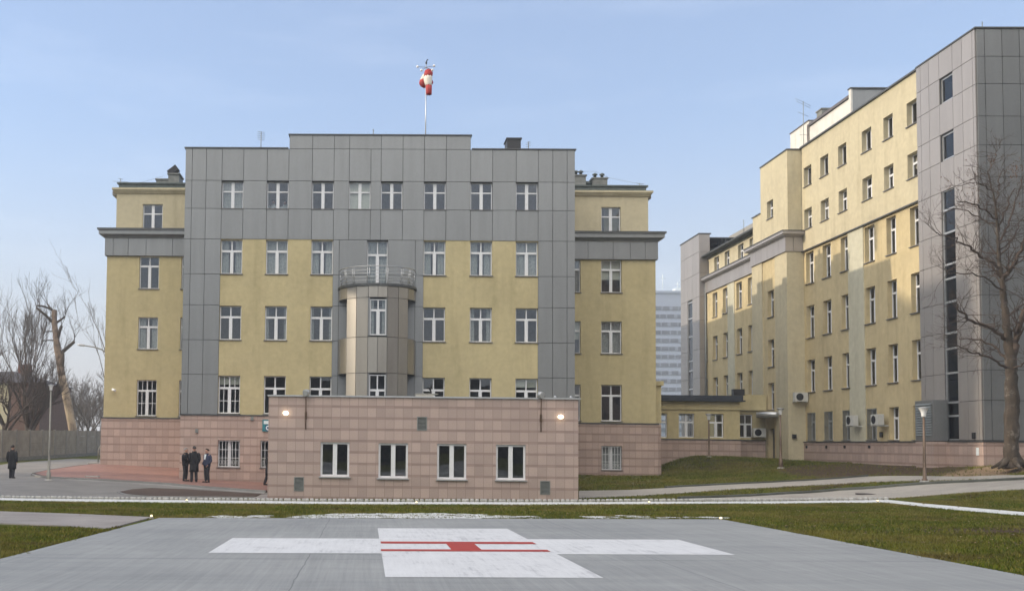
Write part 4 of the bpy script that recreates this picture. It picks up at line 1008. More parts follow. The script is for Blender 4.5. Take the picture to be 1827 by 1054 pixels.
# far half of the wing
fcols = [(73.10, 74.15), (75.35, 76.42), (78.25, 79.31), (80.62, 81.67), (82.4, 83.16)]
fcols = [(73.05, 74.15), (75.35, 76.45), (78.27, 79.32), (80.6, 81.68), (82.95, 84.0)]
fops = [(*c, *r) for c in fcols for r in ((12.3, 14.2), (8.97, 10.82), (5.75, 7.6))]
mb = MB()
for a, b_ in ((70.5, 76.80), (78.20, 84.4)): wall(mb, PLg, a, b_, 1.2, 14.4, fops, .3)
mb.build('sand_wall', M['sand'], RB)
mb = MB(); wall(mb, PLg, 76.80, 78.20, 1.2, 14.4, [], d=.05); mb.face([(XF-.05, 76.8, 1.2), (XF, 76.8, 1.2), (XF, 76.8, 14.4), (XF-.05, 76.8, 14.4)]); mb.build('pale_pilaster', M['pale'], RB)
aops = [(*c, 15.78, 17.02) for c in fcols]
mb = MB(); wall(mb, Pleft(XF+.15), 70.5, 84.4, 15.5, 17.55, aops, .25); mb.build('cream_upper_wall', M['cream'], RB)
mb = MB(); mb.box(XF-.0, XF+.5, 70.5, 84.4, 17.55, 17.66); mb.build('roof_edge_flashing', M['flash'], RB)
for o in fops: window(RB, PLg, *o, 'cross', .22, glass='glass_side', curtain=rnd_curtain(.4))
for o in aops: window(RB, Pleft(XF+.15), *o, 'cross', .2, tr=.33)
belt(XF, 70.62, 84.4, 14.4, 15.3)
# far stair tower
ft = [(84.98, 86.5, 15.45, 16.83), (85.0, 86.25, 2.0, 14.05)]
bk = MB(); wall(bk, Pleft(26.5), 83.2, 88.1, 1, 19.2, ft, .15); wall(bk, Pfront(83.2), 26.5, 27.3, 1, 19.2); bk.build('panel_backing', M['joint'], RB)
pn = MB(); FZ = [1, 3.0, 4.9, 7.7, 10.0, 12.3, 14.2, 16.1, 17.8, 19.2]; panels(pn, Pleft(26.5), [83.2, 83.9, 84.98, 86.25, 87.0, 88.1], FZ, ft, gap=.024, th=.05); panels(pn, Pfront(83.2), [26.45, 27.3], FZ, [], gap=.024, th=.05); pn.build('tower_side_cladding', M['panel_warm'], RB)
mb = MB(); mb.box(26.4, 26.9, 83.1, 88.2, 19.21, 19.28); mb.box(26.9, 27.4, 83.1, 83.4, 19.21, 19.28); mb.build('parapet_coping', M['flash'], RB)
window(RB, Pleft(26.5), *ft[0], 'single', .05, glass='glass_side', frame='alu', sill=None, fw=.07)
f = MB(); PTf = Pleft(26.5); f.pbox(PTf, 85.0, 85.07, 2, 14.05, -.1, 0); f.pbox(PTf, 86.18, 86.25, 2, 14.05, -.1, 0)
for z in (14.0, 12.7, 11.2, 9.2, 8.4, 6.9, 5.2, 4.4): f.pbox(PTf, 85.07, 86.18, z-.05, z+.05, -.1, .005)
st = f.build('stair_window', M['alu'], RB); gm = MB(); gm.face([PTf(85.07, 2, -.05), PTf(86.18, 2, -.05), PTf(86.18, 14, -.05), PTf(85.07, 14, -.05)]); gm.build('pane', M['glass_side'], st)
# drainpipe in the corner by the far tower, rooms, roof and back
mb = MB(); mb.tube([(26.9, 83.05, 1.5), (26.9, 83.05, 15.2)], .07, 6); mb.build('drainpipe', M['vent'], RB)
mb = MB(); mb.box(36, 36.1, 46, 88, 1, 17); mb.box(27.2, 36, 50.9, 64.6, 20.5, 20.6); mb.box(26.6, 36, 70.6, 84.3, 17.3, 17.4); mb.box(26.9, 36, 83.4, 88, 18.9, 19.0); mb.box(27, 36, 46.1, 50.8, 20.3, 20.4); mb.box(26.2, 36, 64.8, 69.0, 20.4, 20.5); mb.box(26.2, 36, 69.15, 70.4, 17.4, 17.5); mb.box(26.7, 36, 87.8, 87.9, 1, 18.9); mb.box(28.6, 28.7, 83.4, 87.8, 1, 18.9); mb.box(26.5, 36, 88.0, 88.1, 1, 19.2); mb.build('roof', M['roof'], RB)
mb = MB()
for z in (2.5, 5.2, 8.5, 11.8, 15.1, 17.8, 20.3): mb.box(XF+.4, XF+3.5, 51, 64.5, z-.25, z)
for z in (2.5, 5.2, 8.5, 11.8, 15.1): mb.box(XF+.4, XF+3.5, 70.7, 84.3, z-.25, z)
for z in (3.8, 7, 10.2, 13.4, 16.5): mb.box(XB+.4, XB+3.5, 64.9, 70.3, z-.25, z)
mb.box(XF+3.5, XF+3.6, 46.3, 88, 1, 20); mb.build('rooms', M['room'], RB)
# white penthouse storey on the roof
PHX = 29.5; PH_ = Pleft(PHX)
mb = MB(); mb.box8([(PHX, 63.62, 20.5), (33, 63.62, 20.5), (33, 69.5, 20.5), (PHX, 69.5, 20.5), (PHX, 63.62, 23.7), (33, 63.62, 23.7), (33, 69.5, 23.7), (PHX, 69.5, 23.7)]); mb.box(PHX, 33, 69.6, 72.67, 17, 24.15)
mb.build('penthouse_wall', M['white_wall'], RB)
mb = MB(); mb.box8([(PHX-.12, 63.64, 23.72), (31.5, 63.64, 24.0), (31.5, 69.6, 24.0), (PHX-.12, 69.6, 23.72), (PHX-.12, 63.64, 23.88), (31.5, 63.64, 24.25), (31.5, 69.6, 24.25), (PHX-.12, 69.6, 23.88)]); mb.box(PHX-.06, 33, 69.55, 72.7, 24.15, 24.2); mb.build('penthouse_roof', M['dark_frame'], RB)
mb = MB(); mb.tube([(PHX-.1, 69.55, 23.8), (PHX-.1, 69.55, 20.9)], .06, 6); mb.build('drainpipe', M['dark_frame'], RB)
mb = MB(); mb.box(PHX+.02, 36, 63.40, 63.60, 20.5, 24.18); mb.build('lift_house_front', M['panel'], RB)
mb = MB(); mb.box(PHX-.1, PHX+.01, 63.35, 63.62, 20.5, 24.18); mb.build('lift_house_edge', M['white_wall'], RB)
mb = MB(); mb.box(PHX-.14, 36, 63.3, 63.7, 24.18, 24.26); mb.build('lift_house_coping', M['flash'], RB)
chimney(PHX+.35, PHX+1.3, 23.5, 24.55, 68.4, 69.2, [], True, 'chim', RB)
mb = MB(); mb.box(28.4, 33, 84.0, 84.5, 17.3, 18.9); mb.build('roof_housing', M['chim'], RB)

# ------------------------------------------------------------------ low link corridor between the two
LK = thing('link_corridor', 'low ochre link corridor with a dark flat roof between the two hospital buildings', 'building', (20, 66, 1.4), world=True)
YL = 66.0; PL_ = Pfront(YL)
lo_ops = [(17.9, 18.93, 2.78, 4.3), (19.66, 20.62, 2.80, 4.3), (21.55, 22.45, 2.81, 4.29)]
mb = MB(); wall(mb, PL_, 16.6, 23.47, 2.7, 5.06, lo_ops, .2); rw = MB(); wall(rw, Pback(70.0), 16.6, 24.3, 2.7, 4.85, [(17.6, 18.5, 2.8, 4.3), (19.2, 20.1, 2.8, 4.3), (20.8, 21.7, 2.8, 4.3), (22.4, 23.3, 2.8, 4.3)], .2)
rw.build('rear_wall', M['ochre'], LK)
wall(mb, Pright(23.47), 66, 68.3, 2.7, 5.06)
rc_ops = [(24.2, 25.1, 2.84, 4.34)]
wall(mb, Pfront(68.3), 23.47, 25.95, 2.7, 4.6, rc_ops, .15)
mb.build('ochre_wall', M['ochre'], LK); mb = MB(); mb.box(23.6, 25.94, 68.1, 68.25, 4.62, 5.62); mb.build('terrace_parapet', M['ochre'], LK)
mb = MB(); mb.box(16.6, 23.55, 65.9, 66.0, 4.55, 4.65); mb.build('string_course', M['ochre'], LK)
mb = MB(); mb.box(16.6, 23.7, 65.62, 70.1, 5.07, 5.15); mb.box(16.8, 23.6, 65.75, 70.0, 5.15, 5.44); mb.build('roof', mat_plain('dark_blue_roofing', (.035, .042, .055), .5, var=.2), LK)
mb = MB(); mb.box(23.3, 24.0, 66.6, 67.0, 5.5, 5.9); mb.build('roof_upstand', M['black'], LK)
mb = MB(); wall(mb, Pfront(65.93), 16.6, 23.5, .4, 2.64); wall(mb, Pright(23.5), 65.93, 68.25, .4, 2.64); wall(mb, Pfront(68.25), 23.5, 25.9, .4, 2.64); mb.box(16.6, 23.5, 65.935, 66.1, 2.6, 2.641); mb.build('stone_plinth', M['pink_base'], LK)
mb = MB(); mb.box(16.6, 23.54, 65.88, 65.99, 2.645, 2.70); mb.box(23.54, 25.92, 68.15, 68.29, 2.645, 2.70); mb.build('ledge', M['flash'], LK)
for o in lo_ops: window(LK, PL_, *o, 'cross', .12, tr=.33, sill=None)
window(LK, Pfront(68.3), *rc_ops[0], 'cross', .1, tr=.38, glass='glass_dark', sill=None)
mb = MB(); mb.box(16.6, 23.4, 66.25, 69.9, 2.55, 2.68); mb.build('floor', M['room'], LK); mb = MB(); mb.box(23.55, 25.9, 69.4, 69.5, 2.4, 4.8); mb.build('inner_wall', M['room'], LK)
mb = MB(); mb.tube([(17.45, 65.98, 5.4), (17.45, 65.85, 5.1), (17.4, 65.9, 4.55)], .025, 5); mb.build('drainpipe', M['black'], LK)
mb = MB(); rg = [(XB-1.0*math.cos(a)-.0, 67.2+1.05*math.sin(a)) for a in [rad(-90+180*i/14) for i in range(15)]]
rg = [(min(x, XB-.07), y) for x, y in rg]
cn_ = thing('door_canopy', 'half-round pale metal canopy over the side door of the long wing', 'canopy', (25.4, 67.2, 4.2), world=True)
mb.rings([[(x, y, 4.14) for x, y in rg], [(x, y, 4.46) for x, y in rg]], True, True); mb.build('canopy_body', M['alu'], cn_)

# ------------------------------------------------------------------ the far tower block and neighbours
TB = thing('tower_block', 'distant hazy blue-grey tower block seen in the gap between the hospital buildings', 'building', (103, 360, 0), world=True)
tp = atY(1190, 523, 360).z; tx0, tx1 = atY(1162, 600, 360).x, atY(1228, 600, 360).x
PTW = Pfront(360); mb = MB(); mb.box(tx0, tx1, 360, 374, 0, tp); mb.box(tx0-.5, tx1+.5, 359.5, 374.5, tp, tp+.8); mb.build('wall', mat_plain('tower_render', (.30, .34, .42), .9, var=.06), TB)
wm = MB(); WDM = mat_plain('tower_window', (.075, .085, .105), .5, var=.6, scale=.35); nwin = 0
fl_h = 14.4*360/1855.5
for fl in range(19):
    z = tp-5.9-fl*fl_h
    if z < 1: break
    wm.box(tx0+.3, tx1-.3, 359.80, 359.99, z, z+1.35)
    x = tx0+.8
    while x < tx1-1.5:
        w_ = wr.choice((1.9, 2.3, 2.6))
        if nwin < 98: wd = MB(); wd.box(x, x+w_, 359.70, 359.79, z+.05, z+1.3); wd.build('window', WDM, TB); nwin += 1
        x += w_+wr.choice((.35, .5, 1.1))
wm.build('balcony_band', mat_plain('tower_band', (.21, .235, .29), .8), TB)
mb = MB()
mb.box(tx0+9, tx0+13.5, 362, 366, tp+.8, tp+2.2); mb.build('lift_house', M['signwhite'], TB)
for x, h in ((tx0+4.8, 7), (tx0+10, 4.5), (tx0+11.5, 6), (tx0+13, 4)): mb = MB(); mb.tube([(x, 363, tp+.8), (x, 363, tp+h)], .12, 4); mb.tube([(x-1, 363, tp+h*.8), (x+1, 363, tp+h*.8)], .1, 4); mb.build('roof_aerial', M['signwhite'], TB)

# unseen blocks added round the field to cast shade and darken reflections
def off_block(name, label, x0, x1, y0, y1, h, face, m_, fl=3.1, wy=3.2, holes=()):
    t = thing(name, label, 'building', ((x0+x1)/2, (y0+y1)/2, 0), world=True)
    mb = MB(); mb.box(x0, x1, y0, y1, -.5, h); mb.build('wall', m_, t)
    mb = MB(); mb.box(x0-.2, x1+.2, y0-.2, y1+.2, h, h+.35); mb.build('roof', M['roof'], t)
    wm = MB(); wm.box(-.04, .04, -.8, .8, 0, 1.5); first = None; n = 0
    if face in '+-':
        xs = x1+.05 if face == '+' else x0-.05
        spots = [(xs, y0+1.6+wy*i, 0) for i in range(int((y1-y0-1)/wy))]
    else: spots = [(x0+2+wy*i, y1+.05, rad(90)) for i in range(int((x1-x0-2)/wy))]
    for k in range(int(h/fl)):
        for px_, py_, rz in spots:
            if n >= 98: break
            if first is None: first = wm.build('window', M['glass_dark'], t); o = first
            else: o = first.copy(); COL.objects.link(o)
            o.location = (px_, py_, 1.2+k*fl); o.rotation_euler = (0, 0, rz); n += 1
    return t
SLABM = mat_plain('slab_render', (.42, .42, .40), .9, var=.06)
SBK = off_block('added_slab_block', 'added unseen nine storey slab at left that shades the landing field', -62, -50, -6, 50.8, 29, '+', SLABM, wy=6)  # added out of view, height set to shade the landing field
off_block('added_slab_block', 'added unseen twelve storey slab end at left that shades the long wing', -62, -50, 50.81, 55.3, 38, '+', SLABM)  # taller end, added so its shade reaches the long wing
off_block('added_slab_block', 'added unseen narrow tower that edges the sunlight gap in the left slab', -62, -50, 56.9, 58.2, 38, '+', SLABM)  # added out of view, leaves a slot for sun on the bay
t = thing('added_bridge', 'added unseen bridge that blocks the sun above the gap in the left slab', 'bridge', (-50.5, 56, 28), world=True)
mb = MB(); mb.box(-51, -50, 55.31, 56.89, 28.3, 38); mb.build('added_bridge_wall', SLABM, t)  # added to stop sun over the slot from reaching the long wing
BRICKD = mat_plain('dark_brick', (.10, .07, .06), .9, var=.2)
off_block('added_brick_block', 'added unseen dark brick block at right that dims the stair tower end', 34, 52, -45, 25, 33, '-', BRICKD, 3.4, 6.5)  # added out of view to darken the grey end of the stair tower
off_block('added_brick_hall', 'added unseen dark brick hall behind the viewer that darkens lower window reflections', -45, 30, -62, -46, 13, 'f', BRICKD, 4.2, 4.2)  # added out of view as something dark for the lower windows to reflect
# house behind the fence at far left
HS = thing('house', 'yellow house with brick gable end and dark roof behind the trees at far left', 'house', (-44, 112, .5), world=True)
hx1 = atY(71, 720, 105).x; hz = atY(60, 683, 105).z; hr = atY(40, 663, 109).z
ho = [(-50, -48.6, 3.0, 4.8), (-46, -44.6, 3.0, 4.8), (-42, -40.6, 3, 4.8), (-50, -48.6, 6.2, 7.6), (-46, -44.6, 6.2, 7.6), (-42, -40.6, 6.2, 7.6)]
mb = MB(); wall(mb, Pfront(105), -60, hx1-3.2, 0, hz, ho, .2); mb.build('wall', M['cream'], HS)
mb = MB(); wall(mb, Pfront(105), hx1-3.2, hx1, 0, hz); wall(mb, Pright(hx1), 105, 116, 0, hz); mb.build('brick_wall', mat_plain('red_brick', (.16, .095, .07), .9, var=.2), HS)
mb = MB(); e = .5; mb.box8([(-60, 105-e, hz), (hx1+e, 105-e, hz), (hx1+e, 116, hz), (-60, 116, hz), (-60, 109, hr), (hx1-4, 109, hr), (hx1-4, 111, hr), (-60, 111, hr)]); rfh = mb.build('roof', mat_plain('dark_tiles', (.075, .07, .075), .8, var=.2), HS)
mb = MB(); q = atY(42, 664, 109).x; mb.box(q-.6, q+.6, 109, 110, hr-.5, hr+.8); mb.build('chimney', mat_plain('chimney_brick', (.22, .10, .07), .9), rfh)
for o in ho: window(HS, Pfront(105), *o, 'double', .12)

# ------------------------------------------------------------------ fence on the left
def fence():
    t = thing('fence', 'long grey-brown concrete panel fence along the far side of the access road', 'fence', (-26, 80, .5), world=True)
    pts = [Vector((-33, 60)), Vector((-26.5, 75)), Vector((-25.6, 88)), Vector((-24.9, 102)), Vector((-20, 112)), Vector((-6, 122))]
    fm = mat_plain('fence_board', (.33, .275, .22), .85, var=.18, scale=1.4); fp = mat_plain('fence_post', (.26, .235, .205), .85)
    pan = MB(); base = MB(); k = 0
    for i in range(len(pts)-1):
        a, b_ = pts[i], pts[i+1]; n = max(1, round((b_-a).length/2.6))
        for j in range(n):
            p, q = a.lerp(b_, j/n), a.lerp(b_, (j+1)/n); tdir = (q-p).normalized(); nn = Vector((tdir.y, -tdir.x))*.03
            z = g(p.x, p.y); top = z+2.32 - (.28 if i == 0 else 0)
            for zz in range(4):
                z0 = z+.3+zz*(top-z-.3)/4; z1 = z+.3+(zz+1)*(top-z-.3)/4-.012
                pan.box8([(p.x-nn.x, p.y-nn.y, z0), (q.x-nn.x, q.y-nn.y, z0), (q.x+nn.x, q.y+nn.y, z0), (p.x+nn.x, p.y+nn.y, z0), (p.x-nn.x, p.y-nn.y, z1), (q.x-nn.x, q.y-nn.y, z1), (q.x+nn.x, q.y+nn.y, z1), (p.x+nn.x, p.y+nn.y, z1)])
            nb = nn*3
            base.box8([(p.x-nb.x, p.y-nb.y, z-.3), (q.x-nb.x, q.y-nb.y, z-.3), (q.x+nb.x, q.y+nb.y, z-.3), (p.x+nb.x, p.y+nb.y, z-.3), (p.x-nb.x, p.y-nb.y, z+.3), (q.x-nb.x, q.y-nb.y, z+.3), (q.x+nb.x, q.y+nb.y, z+.3), (p.x+nb.x, p.y+nb.y, z+.3)])
            pm = MB(); pm.box(p.x-.09, p.x+.09, p.y-.09, p.y+.09, z-.2, top+.04); pm.build('fence_post', fp, t)
    pan.build('fence_panel', fm, t); base.build('fence_base', mat_plain('fence_base', (.22, .20, .175), .9, var=.2), t)
fence()

# ------------------------------------------------------------------ street lamps
def park_lamp(u, v0, v1, Y, label, pole, hs=.75):
    b_ = atY(u, v0, Y); top = atY(u, v1, Y).z; h = top-b_.z
    t = thing('street_lamp', label, 'street lamp', (b_.x, Y, b_.z), group='bell-shaped park lamps on thin poles', world=True)
    mb = MB(); mb.lathe([(.11, -.6), (.11, .12), (.075, .14), (.06, .9), (.04, h-.45*hs)], (b_.x, Y, b_.z), 10); mb.build('pole', M[pole], t)
    mb = MB(); mb.lathe([(r_*hs, h-d_*hs) for r_, d_ in ((.10, .50), (.12, .44), (.13, .30), (.17, .16), (.24, .06), (.27, .03))], (b_.x, Y, b_.z), 18); mb.build('lamp_shade', M['shade'], t)
    mb = MB(); mb.lathe([(.285*hs, h-.03*hs), (.285*hs, h), (.1*hs, h+.02)], (b_.x, Y, b_.z), 18); mb.build('lamp_cap', M['alu'], t)
    gz = g(b_.x, Y); mb = MB(); mb.lathe([(.2, gz-b_.z-.2), (.2, gz-b_.z+.03), (.14, gz-b_.z+.06)], (b_.x, Y, b_.z), 10); mb.build('footing', M['concrete'], t)
park_lamp(1393, 822, 728, 59, 'park lamp with white bell shade in front of the centre block of the long wing', 'bronze')
park_lamp(1265, 816, 738, 65, 'small park lamp on the grass bank in front of the link corridor windows', 'bronze')
park_lamp(1650, 859.5, 727, 43, 'park lamp with white bell shade beside the road, nearest to the right edge', 'bronze')
park_lamp(87, 847, 686, 50, 'tall grey park lamp at the corner of the red brick paving on the left', 'greypole', .55)
t = thing('road_lamp', 'curved grey road lamp arm reaching out from behind the left wing', 'street lamp', (atY(196, 700, 66).x, 66, .6), world=True)
pl_ = [Vector((atY(196, 800, 66).x, 66, .4)), Vector((atY(196, 640, 66).x, 66, atY(196, 640, 66).z)), atY(190, 630, 66), atY(182, 623.5, 66), atY(168, 619, 66), atY(150, 616.2, 66)]
mb = MB(); mb.tube(pl_, [.09, .06, .05, .045, .04, .035], 8); mb.build('pole', M['greypole'], t)
c = [atY(152, 616.3, 66), atY(149, 615.7, 66), atY(143, 615, 66), atY(138, 614.8, 66)]; mb = MB(); mb.tube(c, [.05, .11, .12, .04], 10, True, .7); mb.build('lamp_head', M['alu'], t)

# ------------------------------------------------------------------ air conditioners, camera, small wall fittings
def ac_unit(loc, rz, label):
    t = thing('air_conditioner', label, 'air conditioner', loc, rz, group='air conditioner units on the long wing')
    mb = MB(); mb.box(-.40, .40, -.30, 0, 0, .56); mb.build('casing', M['ac'], t)
    mb = MB(); ring = [(-.10+.22*math.cos(6.2832*k/20), .28+.22*math.sin(6.2832*k/20)) for k in range(20)]; mb.rings([[(a, -.315, c) for a, c in ring], [(a, -.301, c) for a, c in ring]]); mb.build('fan_grille', M['darkvoid'], t)
    mb = MB(); mb.box(-.35, -.31, -.32, .25, -.06, -.002); mb.box(.31, .35, -.32, .25, -.06, -.002); mb.build('bracket', M['ac'], t)
    return t
p = atY(1428, 716, 64.3); ac_unit((p.x, 64.42, p.z), 0, 'beige air conditioner high on the shaded end of the centre block')
p = atX(1518, 759, 26.5); ac_unit((26.72, p.y, p.z), rad(-90), 'left air conditioner of the pair beside the barred ground-floor windows')
p = atX(1563, 758, 26.5); ac_unit((26.72, p.y, p.z), rad(-90), 'right air conditioner of the pair beside the barred ground-floor windows')
p = atY(1354, 779, 67.9); ac_unit((p.x, 68.05, p.z), 0, 'air conditioner on the ledge in the dark corner by the side door')
p = atY(204, 696, 59.9); t = thing('security_camera', 'small white security camera on the left wing wall', 'security camera', (p.x, 60, p.z), world=True)
mb = MB(); mb.tube([(p.x+.12, 59.72, p.z-.03), (p.x-.1, 59.80, p.z+.05)], .07, 8); mb.build('camera_body', M['shade'], t); mb = MB(); mb.tube([(p.x-.02, 59.8, p.z), (p.x-.02, 60.0, p.z-.04)], .025, 6); mb.build('bracket', M['alu'], t)
p = atY(1417, 778, 64.6); mb = MB(); mb.box(p.x-.11, p.x+.11, 64.5, 64.66, p.z-.13, p.z+.13); mb.build('wall_vent', M['black'], RB)
for u in (1440, 1475, 1508, 1552):
    p = atX(u, 797, XF-.12); mb = MB(); mb.box(XF-.2, XF-.122, p.y-.06, p.y+.06, p.z-.07, p.z+.08); mb.build('wall_vent', M['black'], RB)
p = atX(1574, 775, XF); mb = MB(); mb.box(XF-.1, XF-.002, p.y-.1, p.y+.1, p.z-.14, p.z+.14); mb.build('wall_vent', M['black'], RB)
# stair rail at the far corner of the west wing
t = thing('handrail', 'short metal stair handrail at the far left corner of the west wing', 'handrail', (-15.9, 60.5, .7), world=True)
a = atY(176, 826, 61); mb = MB(); q0, q1 = atY(175, 826, 61.5), atY(181, 792, 61.5); mb.tube([q0, atY(175.5, 802, 61.5), q1], .03, 6); mb.tube([atY(179.5, 826, 61.5), atY(179.5, 795, 61.5)], .03, 6); mb.tube([atY(175.3, 812, 61.5), atY(181, 805, 61.5)], .025, 6); mb.build('rail', M['greypole'], t)
mb = MB(); q = gpt(174, 829.5); mb.box(q.x-.5, q.x+.35, q.y-.3, q.y+.5, q.z-.1, q.z+.16); mb.build('step', M['concrete'], t)
q = gpt(165, 853.3); mb = MB(); mb.box(q.x-.35, q.x+.35, q.y-.2, q.y+.2, q.z+.05, q.z+.14); tag(mb.build('drain_cover', M['concrete']), 'pale square drain cover in the kerb strip of the brick paving', 'drain cover')

# ------------------------------------------------------------------ windsock and aerials on the roof
wb = atY(759.3, 241, 57); t = thing('windsock', 'red and white windsock hanging limp from a tall thin roof mast', 'windsock', (wb.x, 57, ZT), world=True)
mt_ = atY(760, 112, 57); mb = MB(); mb.tube([(wb.x, 57, ZT-.35), (wb.x, 57, mt_.z)], [.035, .025], 8); mb.build('mast', M['alu'], t)
hub = atY(760, 120.5, 57); mb = MB()
for u, v, dy in ((745, 119.5, -.25), (774.5, 118, .25), (752, 126, -.5), (771.5, 125.5, -.45)):
    e = atY(u, v, 57+dy); mb.tube([hub, e], .012, 5)
mb.build('cross_arm', M['bronze'], t)
mb = MB()
for u, v, dy in ((745, 119.5, -.25), (774.5, 118, .25), (752, 126, -.5), (771.5, 125.5, -.45)):
    e = atY(u, v, 57+dy); mb.lathe([(.01, -.07), (.06, -.04), (.075, .02), (.05, .06), (.01, .08)], e, 8)
mb.build('mast_light', M['shade'], t)
mb = MB(); e = atY(760.5, 112, 57); mb.lathe([(.02, -.1), (.05, -.06), (.05, .02), (.02, .06)], e, 8); mb.tube([e, e+Vector((.04, 0, .14)), e+Vector((.1, 0, .16))], [.03, .025, .04], 6); mb.build('wind_vane', M['black'], t)
RED = mat_plain('windsock_red', (.38, .028, .026), .7, var=.12); WHT = mat_plain('windsock_white', (.70, .66, .58), .7, var=.08)
def sock(pts, radii, m_):
    mb = MB(); n = 18; rings = []
    for (u, v, dy), (ra, rb) in zip(pts, radii):
        c = atY(u, v, 57+dy); rings.append([(c.x+ra*math.cos(6.2832*k/n)*(1+.06*math.sin(5*k)), c.y+rb*math.sin(6.2832*k/n), c.z+.03*math.sin(3*k)) for k in range(n)])
    mb.rings(rings, True, True); return mb.build('windsock_fabric', m_, t)
sock([(764.5, 124, 0), (765, 127, 0), (764.8, 131, -.05), (764, 137, -.1)], [(.05, .1), (.2, .2), (.235, .24), (.23, .24)], RED)
sock([(764, 137, -.1), (763.5, 142, -.12), (764, 148, -.15), (765, 153, -.2)], [(.235, .24), (.23, .24), (.2, .21), (.17, .18)], WHT)
sock([(765, 153, -.2), (765.3, 160, -.2), (765.5, 169, -.2)], [(.172, .18), (.165, .17), (.15, .16)], RED)
sock([(757, 133, .1), (756, 138, .15), (755, 143, .15)], [(.06, .1), (.12, .16), (.17, .2)], WHT)
sock([(755, 143, .15), (754.5, 149, .18), (756, 153, .2), (758, 156.5, .2)], [(.175, .2), (.2, .22), (.17, .2), (.07, .1)], RED)
sock([(769, 143, .15), (770, 148, .15), (768.5, 153, .15)], [(.06, .1), (.10, .14), (.05, .1)], RED)
def aerial(u, v0, v1, Y, label, els, group='roof aerials'):
    b_ = atY(u, v0, Y); tp_ = atY(u, v1, Y); t = thing('aerial', label, 'aerial', (b_.x, Y, b_.z), group=group, world=True)
    mb = MB(); mb.tube([(b_.x, Y, b_.z-.3), (b_.x, Y, tp_.z)], .022, 6); mb.build('mast', M['vent'], t)
    for fr, w_, tl in els:
        z = b_.z+(tp_.z-b_.z)*fr; mb = MB(); mb.tube([(b_.x-w_, Y-.1, z-tl*w_), (b_.x+w_, Y+.1, z+tl*w_)], .012, 4); mb.build('element', M['vent'], t)
aerial(465.5, 264, 235, 57, 'slim aerial with short side bars on the left part of the grey parapet', [(.5, .18, 0), (.62, .2, 0), (.74, .22, 0), (.86, .2, 0), (.97, .18, 0)])
aerial(666, 240, 231, 56, 'short lightning rod left of the windsock mast on the raised parapet', [(.8, .05, 0)])
aerial(943, 266, 253, 60, 'small slanting aerial right of the dark chimney on the main roof', [(.4, .14, .6), (.7, .16, .6), (.95, .12, .6)])
aerial(215, 332, 319, 61, 'low weather aerial with a side arm at the left end of the west wing roof', [(.6, .45, 0), (.98, .12, 0)])
aerial(1434, 264, 181, 69, 'tall aerial beside the white penthouse of the long wing', [(.98, .55, -.4), (.93, .5, -.4), (.72, .4, -.3), (.28, .3, .1)])
aerial(1327, 411, 392, 75, 'thin rod aerial on the far roof of the long wing', [(.1, .12, 0)])
aerial(1752.5, 46, 40, 46.5, 'small pale sensor mast on the near corner of the stair tower', [(.9, .06, 0)])
aerial(1141, 335, 327, 62, 'low bar aerial at the right end of the east wing roof', [(.95, .3, 0)])
# lightning wires strung over the wing roofs
mb = MB(); mb.tube([atY(216, 328, 62), atY(255, 325, 62.5), atY(292, 314, 63)], .008, 4); tag(mb.build('lightning_wire', M['vent']), 'thin lightning wire strung over the west wing roof', 'wire')
mb = MB(); mb.tube([atY(1028, 306, 62), atY(1062, 306, 62.5), atY(1085, 317, 62.5), atY(1140, 328, 62), atY(1156, 335, 61)], .008, 4); tag(mb.build('lightning_wire', M['vent']), 'thin lightning wire strung over the east wing roof', 'wire')

# ------------------------------------------------------------------ palisade blocks and pad lights
ps = gpt(0, 888.0); pe = gpt(1590, 892.0); pts = px([(-110, 887.6), (0, 888.2), (300, 892.2), (600, 895.0), (900, 895.6), (1200, 894.6), (1480, 892.6), (1588, 891.4)])
pts = resample([Vector((p.x, p.y, 0)) for p in pts], 600)
tot = sum((pts[i+1]-pts[i]).length for i in range(599)); step = tot/218
mb = MB(); mb.lathe([(.078, -.1), (.078, .07), (.070, .098), (.045, .115), (.001, .12)], (0, 0, 0), 10)
blk = mb.build('palisade_block', mat_plain('palisade_concrete', (.44, .43, .41), .9, var=.25, scale=5)); tag(blk, 'small round-topped concrete palisade block in the row behind the white lime line', 'palisade block', 'row of round palisade blocks')
acc = 0; i = 0; last = pts[0]; first = True
for p in pts[1:]:
    acc += (p-last).length; last = p
    if acc >= step:
        acc -= step
        o = blk if first else blk.copy()
        if not first: COL.objects.link(o)
        first = False; o.location = (p.x, p.y+.02, g(p.x, p.y)); o.rotation_euler = (0, 0, wr.random()*6); s_ = wr.uniform(.94, 1.06); o.scale = (1.05, 1, s_)
def padlight(u, v, label, on):
    p = gpt(u, v); t = thing('ground_light', label, 'ground light', p, group='small round lights round the landing field')
    mb = MB(); mb.lathe([(.07, -.05), (.07, .03), (.045, .04), (.04, .06)], (0, 0, 0), 10); mb.build('housing', M['greypole'], t)
    mb = MB(); mb.lathe([(.032, .06), (.036, .08), (.026, .105), (.004, .11)], (0, 0, 0), 10); mb.build('lens', M['lamp_dim'], t)
padlight(270, 925, 'lit ground light at the far left corner of the landing pad', True)
padlight(1286, 929, 'lit ground light at the far right corner of the landing pad', True)
padlight(333, 895.5, 'ground light on the lime line in front of the brown flower bed', True)
padlight(743, 899.5, 'ground light on the lime line below the second annex window', True)
padlight(1158, 898.8, 'ground light on the lime line right of the pink annex', True)
padlight(1566, 896.5, 'ground light at the corner where the white lime line turns', True)

